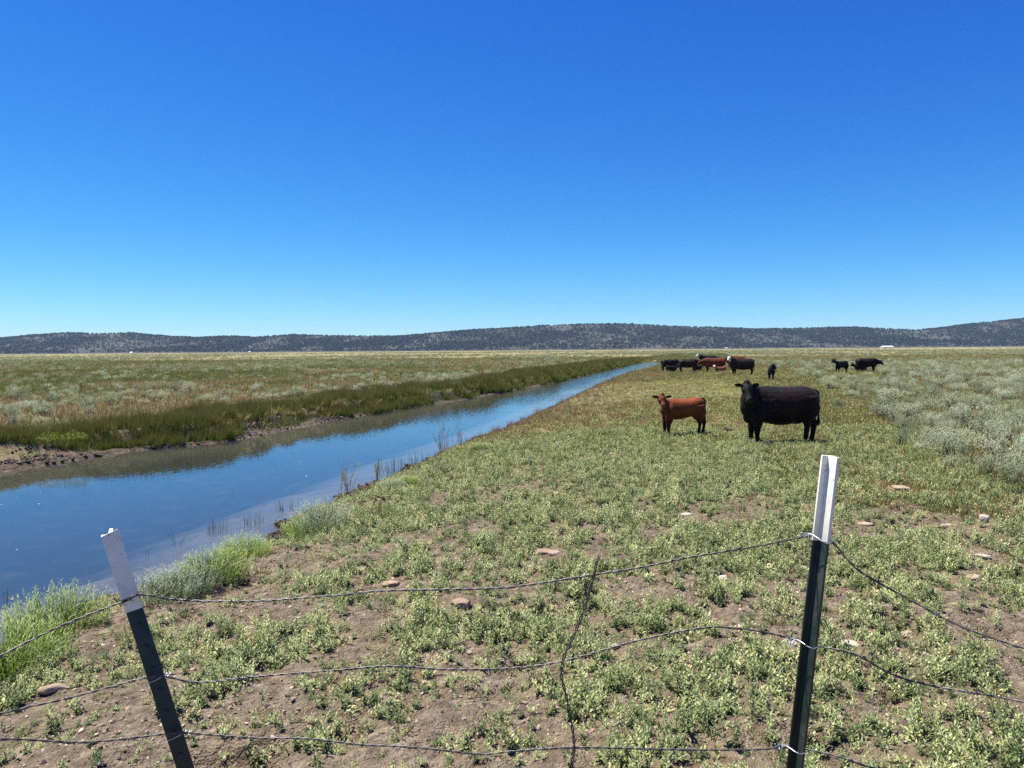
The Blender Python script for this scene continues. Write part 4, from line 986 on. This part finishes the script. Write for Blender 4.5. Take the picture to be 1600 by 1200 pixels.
# ------------------------------------------------------------------ stones and wood
def stone_mat(name, a, b, c):
    t = NT(name); n = t.noise(9, 6, 0.65, t.obj()); n2 = t.noise(45, 4, 0.7, t.obj())
    col = t.ramp(n, [(0.3, a), (0.5, b), (0.72, c)]); t.base(t.mix(t.math('MULTIPLY', t.mapr(n2, 0.5, 0.8), 0.5), col, (0.12, 0.09, 0.07)), 0.9, 0.2); t.bump(t.math('ADD', n, t.math('MULTIPLY', n2, 0.5)), 0.6, 0.012); return t.m
M_red_st = stone_mat('reddish_stone', (0.20, 0.125, 0.08), (0.31, 0.215, 0.145), (0.40, 0.31, 0.23))
M_tan_st = stone_mat('tan_stone', (0.22, 0.16, 0.10), (0.34, 0.265, 0.18), (0.44, 0.37, 0.27))
M_pale_st = stone_mat('pale_stone', (0.30, 0.25, 0.18), (0.42, 0.37, 0.28), (0.52, 0.47, 0.37))
M_dung = stone_mat('dark_mud', (0.03, 0.02, 0.015), (0.07, 0.05, 0.038), (0.13, 0.10, 0.08))
def stone(name, label, cat, px, py, L_, W_, H_, mat, rot=0.0, seed=0, sink=0.35, z0=None):
    p = at(px, py); 
    for _ in range(4): p = at(px, py, g1(p.x, p.y))
    random.seed(seed); bm = bmesh.new(); bmesh.ops.create_icosphere(bm, subdivisions=3, radius=1.0)
    off = [Vector((random.gauss(0, 1), random.gauss(0, 1), random.gauss(0, 0.6))).normalized() for _ in range(9)]; cut = [random.uniform(0.62, 0.95) for _ in off]
    for q in bm.verts:
        for n_, c_ in zip(off, cut):
            d = q.co.dot(n_)
            if d > c_: q.co -= n_ * (d - c_) * 0.9
        k = float(fbm(np.array([q.co.x * 2.2 + seed]), np.array([q.co.y * 2.2 + q.co.z * 1.7]), 3, 600 + seed)[0]) - 0.5
        q.co *= 1 + 0.22 * k; q.co = Vector((q.co.x * L_ / 2, q.co.y * W_ / 2, q.co.z * H_ / 2))
    me = bpy.data.meshes.new(name); bm.to_mesh(me); bm.free(); me.materials.append(mat)
    o = bpy.data.objects.new(name, me); link(o); o.location = (p.x, p.y, g1(p.x, p.y) + H_ * (0.5 - sink)); o.rotation_euler = (random.uniform(-.1, .1), random.uniform(-.1, .1), rot)
    return tag(o, label, cat)
stone('stone', 'flat orange-brown stone above the middle of the top wire', 'stone', 856, 866, 0.27, 0.22, 0.08, M_red_st, 0.3, 1)
stone('stone', 'rounded reddish stone just below the top wire beside the stay', 'stone', 720, 944, 0.19, 0.17, 0.09, M_red_st, 0.1, 2)
stone('stone', 'thin tan stone lying behind the top wire between the two posts', 'stone', 610, 914, 0.18, 0.14, 0.06, M_red_st, -0.2, 3)
stone('stone', 'pale cream slab just beyond the middle wire beside the upright post', 'stone', 1328, 1011, 0.15, 0.13, 0.06, M_pale_st, 0.2, 4)
stone('stone', 'small pale stone half hidden behind the upright post', 'stone', 1234, 1008, 0.12, 0.10, 0.06, M_pale_st, 0.4, 5)
stone('stone', 'long pale stone in the dirt beyond the leaning post', 'stone', 84, 1078, 0.19, 0.09, 0.06, M_tan_st, 0.6, 6)
stone('stone', 'pale stone on the reddish dirt patch by the sagebrush', 'stone', 1402, 765, 0.36, 0.22, 0.10, M_tan_st, -0.3, 7)
stone('stone', 'small white stone standing in the grass below the sagebrush stand', 'stone', 1537, 816, 0.13, 0.12, 0.11, M_pale_st, 0, 8, 0.2)
stone('stone', 'low grey-pink stone in the weeds below the sagebrush stand', 'stone', 1477, 824, 0.33, 0.16, 0.07, M_tan_st, 0.1, 9)
stone('stone', 'pale stone among weeds beside the rightmost edge below the white stone', 'stone', 1535, 872, 0.18, 0.12, 0.06, M_pale_st, -0.2, 10)
stone('stone', 'small tan stone between weeds beyond the rightmost barbed wire', 'stone', 1418, 995, 0.10, 0.08, 0.05, M_tan_st, 0.2, 16)
stone('stone', 'small pale stone in the weeds below the curve of the top wire', 'stone', 1130, 905, 0.12, 0.09, 0.05, M_pale_st, 0.2, 31)
stone('stone', 'pale flat stone in the green weeds between the cow and the fence', 'stone', 1075, 800, 0.2, 0.14, 0.05, M_pale_st, -0.2, 32)
stone('stone', 'little cream stone below the middle wire beside the stay', 'stone', 960, 1010, 0.08, 0.06, 0.04, M_pale_st, 0.5, 33)
stone('stone', 'pale stone lowest of the three near the rightmost edge', 'stone', 1520, 905, 0.16, 0.11, 0.05, M_tan_st, 0.3, 34)
stone('stone', 'buff stone in the weeds close to the white top of the upright post', 'stone', 1350, 820, 0.2, 0.13, 0.05, M_tan_st, -0.4, 35)
stone('mud_clod', 'dark round clod in the grass beside the reddish-brown calf', 'clod', 1135, 674, 0.30, 0.24, 0.16, M_dung, 0.2, 11)
stone('mud_clod', 'dark clod lying between the canal edge and the calf', 'clod', 765, 735, 0.16, 0.16, 0.12, M_dung, 0.2, 12)
random.seed(21)
# driftwood by the bank
p = at(326, 911); p = at(326, 911, g1(p.x, p.y))
t_ = NT('grey_driftwood'); mp_ = t_.node('ShaderNodeMapping'); mp_.inputs['Scale'].default_value = (3, 40, 40); t_.link(t_.obj(), mp_.inputs[0])
t_.base(t_.ramp(t_.noise(1.5, 4, 0.6, mp_.outputs[0]), [(0.3, (0.20, 0.17, 0.14)), (0.7, (0.42, 0.38, 0.32))]), 0.85)
v, f = loft([(-.13, 0, 0, .010, .010), (-.05, .008, .012, .017, .016), (.05, -.006, .014, .02, .018), (.10, .004, .02, .018, .017), (.14, .01, .03, .010, .010)], (0, 0, 1), 8, 3)
me = pydata('driftwood', v, f); me.materials.append(t_.m); o = bpy.data.objects.new('driftwood', me); link(o)
o.location = (p.x, p.y, p.z + 0.02); o.rotation_euler = (0, -0.1, 0.55); tag(o, 'short grey stick of driftwood at the edge of the bank bushes', 'driftwood')

# loose soil crumbs and mud lumps
def mk_clod(seed):
    random.seed(seed); bm = bmesh.new(); bmesh.ops.create_icosphere(bm, subdivisions=1, radius=1.0)
    for q in bm.verts: q.co *= random.uniform(0.65, 1.15); q.co.z *= 0.7
    me = bpy.data.meshes.new('clod'); bm.to_mesh(me); bm.free(); return me
t_ = NT('soil_crumb'); t_.base(t_.ramp(t_.rnd(), [(0.0, (0.15, 0.11, 0.08)), (0.5, (0.33, 0.25, 0.18)), (1.0, (0.52, 0.42, 0.31))]), 0.95, 0.15)
CL = [mk_clod(700 + i) for i in range(4)]
for me in CL: me.materials.append(t_.m)
t2_ = NT('mud_lump'); t2_.base(t2_.ramp(t2_.rnd(), [(0.0, (0.03, 0.021, 0.016)), (0.6, (0.085, 0.06, 0.046)), (1.0, (0.17, 0.13, 0.10))]), 0.85, 0.3)
ML = [mk_clod(720 + i) for i in range(4)]
for me in ML: me.materials.append(t2_.m)
random.seed(23)
x, y = darts(80000, -6, 9, 2.6, 13)
cn = fbm(x * 1.4, y * 1.4, 3, 711)
keep = (x - xR(y) > 0.3) & in_view(x, y, 1.1) & (rng.random(len(x)) < sstep(0.35, 0.65, cn) * np.clip(1.3 - y / 12, 0.1, 1))
x, y = x[keep], y[keep]; sz = 0.004 + 0.014 * rng.random(len(x)) ** 3
scatter('soil_crumbs', proto_coll('soil_crumb', CL), np.stack([x, y, gz(x, y) + sz * 0.2], 1), rots(len(x), 0.6), np.stack([sz, sz * rng.uniform(0.7, 1.3, len(x)), sz], 1), rng.integers(0, 4, len(x)), 'loose crumbs of dry soil')
STRAW = [mk_tuft(3, 0.05, 0.0022, 6.0, M_dry, droop=0.0, rad=0.03, seg=1) for _ in range(4)]
x, y = darts(26000, -6, 11, 2.6, 16)
keep = (x - xR(y) > 0.4) & in_view(x, y, 1.1) & (rng.random(len(x)) < sstep(0.4, 0.6, fbm(x * 0.9 + 7, y * 0.9, 3, 717)) * 0.8 + 0.1); x, y = x[keep], y[keep]
scatter('straw_litter', proto_coll('straw', STRAW), np.stack([x, y, gz(x, y) + 0.008], 1), rots(len(x), 0.1), scl3(rng.uniform(0.5, 1.3, len(x))), rng.integers(0, 4, len(x)), 'dry straw and dead leaves lying on the soil')
y = 6 + 26 * rng.random(5000) ** 1.3; s = np.abs(rng.normal(0.12, 0.22, len(y))); x = xR(y) + s
pm = sstep(0.4, 0.6, fbm(y * 0.7, y * 0, 3, 721)) * 0.9 + np.exp(-((y - 11.0) / 0.9) ** 2)
keep = (rng.random(len(y)) < pm) & (s < 0.75)
x, y = x[keep], y[keep]; sz = 0.012 + 0.035 * rng.random(len(x)) ** 2
yl2 = rng.uniform(16, 31, 2600); ql = rng.uniform(0.0, 1.5, 2600); kp = rng.random(2600) < sstep(0.4, 0.6, fbm(yl2 * 0.9, ql * 1.3, 3, 731)); yl2, ql = yl2[kp], ql[kp]
x = np.concatenate([x, xL(yl2) - ql]); y = np.concatenate([y, yl2]); sz = np.concatenate([sz, 0.02 + 0.06 * rng.random(len(yl2)) ** 2])
scatter('mud_lumps', proto_coll('mud_lump', ML), np.stack([x, y, gz(x, y) + sz * 0.25], 1), rots(len(x), 0.6), scl3(sz), rng.integers(0, 4, len(x)), 'dark trampled mud lumps along the water')

# ------------------------------------------------------------------ bushes on the near bank
def mk_rabbit(n, hgt, rad, mat, seed, leaf=0.038):
    """upright many-stemmed bush with narrow leaves"""
    random.seed(seed); L = Leaves()
    for k in range(n):
        a = random.uniform(0, 6.283); r = math.sqrt(random.random()); q = 0.42 * r
        b = Vector((math.cos(a) * r * rad * 0.62, math.sin(a) * r * rad * 0.62, -0.02))
        d = Vector((math.cos(a) * q + random.gauss(0, .08), math.sin(a) * q + random.gauss(0, .08), 1)).normalized()
        h = hgt * random.uniform(0.72, 1.05) * (1 - 0.35 * r * r); lvb = random.gauss(0.5, 0.18)
        L.blade(b, d, h, 0.006, -0.05, seg=2, lv=min(1, max(0, lvb)), t1=0.4)
        for j in range(int(h / 0.016)):
            t = 0.12 + 0.88 * (j + random.random()) / max(1, int(h / 0.016)); an = j * 2.4
            o = Vector((math.cos(an), math.sin(an), 0)); dd = (o * 0.9 + d * random.uniform(0.5, 1.3)).normalized()
            L.blade(b + d * (h * t), dd, leaf * random.uniform(0.6, 1.2), leaf * 0.30, 0.1, side=o.cross(Vector((0, 0, 1))), seg=1, lv=min(1, max(0, lvb + random.gauss(0, .12))), t0=t * 0.9, t1=t)
    return L.mesh('bush_foliage', [mat])
def bush(name, label, px, py, me, scale, rot, zs=1.0, stem=True):
    p = at(px, py, -0.2)
    for _ in range(5): p = at(px, py, g1(p.x, p.y))
    t = thing(name, label, 'bush', (p.x, p.y, p.z), rot); t.scale = (scale, scale, scale * zs)
    part('foliage', me, None, t)
    if stem: part('stem', BSTEM, None, t)
    return t
W = []
for k in range(12):
    a = k * 0.53; e = Vector((math.cos(a) * 0.16, math.sin(a) * 0.16, 0.24)); W.append(loft([(0, 0, -.04, .012, .012), (*(e * 0.5 + Vector((0, 0, .02))), .007, .007), (*e, .003, .003)], (0.2, 1, 0), 5, 2, False))
v, f = merge(W); BSTEM = pydata('bush_stem', v, f); BSTEM.materials.append(M_wood)
RB = [mk_rabbit(300, 0.42, 0.42, M_rabbit, 800 + i) for i in range(3)]; RG = [mk_rabbit(280, 0.40, 0.42, M_rabbitg, 810 + i) for i in range(3)]
bush('rabbitbrush', 'tall bright green bush at the water edge beside the leaning post', 92, 1000, RB[0], 1.2, 0.3)
bush('rabbitbrush', 'broad green bush cut by the left picture edge below the water', 14, 1056, RB[1], 1.15, 1.2)
bush('rabbitbrush', 'greyish low bush at the waterline immediately behind the leaning post', 258, 940, RG[0], 1.05, 0.8, 0.8)
bush('rabbitbrush', 'small grey-green bush between the leaning post bush and the driftwood', 295, 926, RG[1], 0.85, 1.9, 0.85)
bush('rabbitbrush', 'yellow-green bush on the bank directly above the driftwood', 338, 905, RB[2], 0.98, 2.5, 0.85)
bush('rabbitbrush', 'green bush on the bank next to the dark mud lumps', 382, 876, RB[0], 0.92, 3.1, 0.9)
bush('rabbitbrush', 'small vivid green bush touching the large sage-coloured bush on the bank', 474, 838, RB[1], 0.82, 0.2, 0.9)
bush('rabbitbrush', 'large grey sage-coloured bush standing at the bank edge', 503, 831, RG[2], 1.2, 1.0, 1.0)
bush('rabbitbrush', 'low grey-green bush on the bank beneath the seeding stalks', 610, 765, RG[0], 0.72, 2.2, 0.75)
bush('rabbitbrush', 'low green bush further up the bank edge past the stalks', 640, 758, RB[2], 0.66, 0.9, 0.7)
bush('rabbitbrush', 'dark green bush on the bank edge level with the calf', 752, 706, RB[0], 0.8, 2.9, 0.75)
random.seed(31)

M_must = leaf_mat('mustard_leaf', [(0.1, (0.12, 0.16, 0.02)), (0.9, (0.36, 0.40, 0.05))], 0.25)
# greasewood and marked sage beyond the canal
def shrub(name, label, px, py, pair, sx, sz_, rot, z=0.0):
    p = at(px, py, z)
    for _ in range(3): p = at(px, py, g1(p.x, p.y))
    t = thing(name, label, 'shrub', (p.x, p.y, p.z - 0.02), rot); t.scale = (sx, sx, sz_)
    part('foliage', pair[0], None, t); part('stem', pair[1], None, t); return t
shrub('greasewood', 'bright green spreading shrub on the dry grass beyond the canal', 140, 640, GREAS[0], 1.7, 1.2, 0.4)
shrub('greasewood', 'green shrub joined to the spreading bright green one beyond the canal', 172, 636, GREAS[1], 1.1, 1.1, 1.4)
shrub('sagebrush', 'round grey sagebrush on the far bank among the dark rushes', 664, 609, SAGE[0], 1.25, 1.3, 0.5)
shrub('sagebrush', 'dark upright bush at the corner of the far bank rushes', 712, 609, GREAS[1], 1.0, 1.5, 2.0)
shrub('sagebrush', 'lone small sagebrush in the grass between fence and stand', 1407, 697, SAGE[3], 0.85, 0.95, 0.3)
shrub('sagebrush', 'grey sagebrush with bare dark stems at the front of the stand', 1385, 648, SAGE[2], 1.35, 1.4, 1.0)
shrub('sagebrush', 'small sagebrush standing apart behind the black cow', 1312, 638, SAGE[4], 1.0, 0.9, 1.9)
shrub('sagebrush', 'dark small sagebrush on the orange dry patch beyond the canal', 282, 629, GREAS[0], 0.6, 0.9, 0.9)
bush('rush_clump', 'dark rounded clump of rushes on the muddy far bank', 412, 672, mk_tuft(150, 0.62, 0.014, 0.5, M_rush, rad=0.3), 1.1, 0, 1.0, False)
bush('mustard_weed', 'bright yellow-green weed on the mud below the far rushes', 78, 688, mk_clump(0.5, 420, 0.055, 0.35, [M_must, M_yel], 0.10), 0.62, 0, 1.0, False)
bush('mustard_weed', 'second bright yellow-green weed on the mud beside the far rushes', 116, 687, mk_clump(0.5, 420, 0.055, 0.35, [M_must, M_yel], 0.12), 0.58, 1, 1.1, False)

# reeds standing in the water
def reed(label, px, py, n, hgt, rad, spread=0.12, thin=0.006):
    p = at(px, py, WZ); me = mk_tuft(n, hgt + 0.15, thin, spread, M_reed, droop=0.3, rad=rad, seg=3)
    o = bpy.data.objects.new('reed_clump', me); link(o); o.location = (p.x, p.y, WZ - 0.13); return tag(o, label, 'reeds')
reed('dense green reed clump standing in the shallows', 343, 826, 46, 0.20, 0.16)
reed('reed clump in the shallows beside the dark mud lumps', 392, 818, 44, 0.19, 0.17)
reed('short reed clump in the water nearest the large grey bush', 449, 796, 36, 0.17, 0.17)
reed('splayed grassy tuft leaning over the shallow water', 276, 838, 22, 0.16, 0.06, 0.9)
reed('few thin dark stalks in the shallow water behind the leaning post', 226, 862, 5, 0.14, 0.08)
reed('row of thin reeds in the water past the seeding stalks', 612, 738, 60, 0.42, 0.35, 0.1, 0.008)
reed('thin reeds in the water nearest the bank edge bushes', 655, 722, 34, 0.34, 0.25, 0.1, 0.008)
reed('short row of dark stems out in the open water', 383, 772, 8, 0.09, 0.45)
reed('row of dark stems floating in mid canal', 545, 718, 12, 0.08, 0.5)
reed('pale reeds by the bank edge level with the calf', 700, 698, 26, 0.45, 0.35, 0.15, 0.01)
reed('thin stems in shallow water cut by the left picture edge', 22, 935, 9, 0.16, 0.10)
# seeding stalks
def stalk(label, px, py, hgt, seed, n=3):
    random.seed(seed); p = at(px, py, -0.4)
    for _ in range(5): p = at(px, py, g1(p.x, p.y))
    L = Leaves(); W = []
    for k in range(n):
        d = Vector((random.gauss(0, .22), random.gauss(0, .2), 1)).normalized(); h = hgt * random.uniform(0.7, 1.05); b = Vector((random.uniform(-.05, .05), random.uniform(-.05, .05), -.03))
        W.append(loft([(*b, .005, .005), (*(b + d * h * .5), .004, .004), (*(b + d * h), .002, .002)], (0.1, 1, 0), 5, 2, False))
        for j in range(8):
            t = random.uniform(0.35, 0.95); q = b + d * (h * t); e = (d + Vector((random.gauss(0, .6), random.gauss(0, .6), .2))).normalized(); l = h * 0.22 * random.uniform(.6, 1.2)
            W.append(loft([(*q, .0025, .0025), (*(q + e * l), .0015, .0015)], (0.1, 1, 0), 4, 1, False))
            for i in range(9): L.blade(q + e * l * random.uniform(.5, 1.05), Vector((random.gauss(0, 1), random.gauss(0, 1), .6)), 0.022, 0.012, 0, seg=1)
    v, f = merge(W); sm = pydata('stalk_stem', v, f); sm.materials.append(M_dry)
    t = thing('seeding_stalk', label, 'plant stalk', tuple(p), 0); part('stem', sm, None, t); part('seed_head', L.mesh('seed_head', [M_tan]), None, t)
M_tan = leaf_mat('seed_head', [(0.1, (0.24, 0.22, 0.11)), (0.9, (0.46, 0.44, 0.28))], 0.2)
stalk('tall seeding stalk leaning at the waterline above the grey bush', 528, 778, 0.75, 1, 3)
stalk('bushy brown seeding stalks right beside the tall leaning one', 546, 776, 0.55, 2, 6)
stalk('tan seeding stalks at the waterline next to the row of reeds', 588, 758, 0.55, 3, 6)
stalk('thin bare stalks on the bank edge below the blue water', 692, 708, 0.8, 4, 5)
stalk('pale thin stalks on the bank edge past the bare ones', 722, 700, 0.7, 5, 4)
random.seed(41)
# flecks on the water
y = rng.uniform(8, 22, 420); rng.random(1); x = rng.uniform(-12, -1, 420); keep = (x < xR(y) - 0.25) & (x > xL(y) + 1) & (np.abs(x) < 0.7 * y) & (rng.random(420) < 0.5 * sstep(0.45, 0.65, fbm(x * 0.6, y * 0.6, 3, 741))); x, y = x[keep], y[keep]
t_ = NT('foam_fleck'); t_.base((0.7, 0.7, 0.66), 0.7); FL = mk_clod(760); FL.materials.append(t_.m); sz = 0.004 + 0.012 * rng.random(len(x)) ** 3
scatter('foam_flecks', proto_coll('foam', [FL]), np.stack([x, y, np.full(len(x), WZ + 0.001)], 1), rots(len(x), 0), np.stack([sz * 1.6, sz, sz * 0.18], 1), np.zeros(len(x)), 'pale flecks floating on the water')

# ------------------------------------------------------------------ far farm buildings
_t = NT('white_metal_roof'); _t.base((0.50, 0.52, 0.53), 0.45); M_roof = _t.m
_t = NT('pale_boards'); _t.base((0.55, 0.52, 0.47), 0.8); M_board = _t.m
_t = NT('dark_opening'); _t.base((0.05, 0.045, 0.04), 0.8); M_open = _t.m
def boxv(x0, x1, y0, y1, z0, z1):
    return [(x0, y0, z0), (x1, y0, z0), (x1, y1, z0), (x0, y1, z0), (x0, y0, z1), (x1, y0, z1), (x1, y1, z1), (x0, y1, z1)], [(0, 3, 2, 1), (4, 5, 6, 7), (0, 1, 5, 4), (1, 2, 6, 5), (2, 3, 7, 6), (3, 0, 4, 7)]
def barn(name, label, px, y, Lx, Ly, h, rh, zb=0.0):
    p = at_depth(px, 545, y); t = thing(name, label, 'building', (p.x, y, zb), 0.1)
    part('wall', pydata('wall', *boxv(-Lx / 2, Lx / 2, -Ly / 2, Ly / 2, -1, h)), M_board, t)
    a = Lx / 2 + .5; b = Ly / 2 + .6
    rv = [(-a, -b, h + .03), (a, -b, h + .03), (a, b, h + .03), (-a, b, h + .03), (-a, 0, h + rh), (a, 0, h + rh)]
    part('roof', pydata('roof', rv, [(0, 1, 5, 4), (2, 3, 4, 5), (0, 4, 3), (1, 2, 5), (0, 3, 2, 1)]), M_roof, t)
    for k in range(max(1, int(Lx // 14))):
        cx = -Lx / 2 + (k + .5) * Lx / max(1, int(Lx // 14)); part('door', pydata('door', *boxv(cx - 1.8, cx + 1.8, -Ly / 2 - .06, -Ly / 2 - .01, 0, h * .75)), M_open, t)
barn('barn', 'long white-roofed barn at the foot of the hills above the farthest cow', 1386, 3050, 46, 22, 3.5, 5)
barn('shed', 'tiny white shed on the plain at the foot of the hills far from the cattle', 205, 3000, 8, 7, 3.5, 3)
barn('shed', 'small white shed at the hill foot between the lone shed and the canal', 390, 3150, 6, 6, 3.0, 2.5)
barn('shed', 'small pale shed at the hill foot above the herd', 1135, 3200, 9, 8, 3.2, 3)

# ------------------------------------------------------------------ haze
v, f = boxv(-8800, 8800, -400, 8400, -4.0, 262.0)
hz_o = bpy.data.objects.new('haze', pydata('haze', v, f)); link(hz_o); hz_o['kind'] = 'stuff'; hz_o['label'] = 'thin bluish air over the plain'
t_ = NT('haze_air'); t_.n.remove(t_.b); pv = t_.node('ShaderNodeVolumePrincipled'); pv.inputs['Color'].default_value = (0.52, 0.74, 1.0, 1); pv.inputs['Density'].default_value = 3.4e-5; pv.inputs['Anisotropy'].default_value = 0.0
t_.link(pv.outputs[0], t_.out.inputs['Volume']); hz_o.data.materials.append(t_.m)
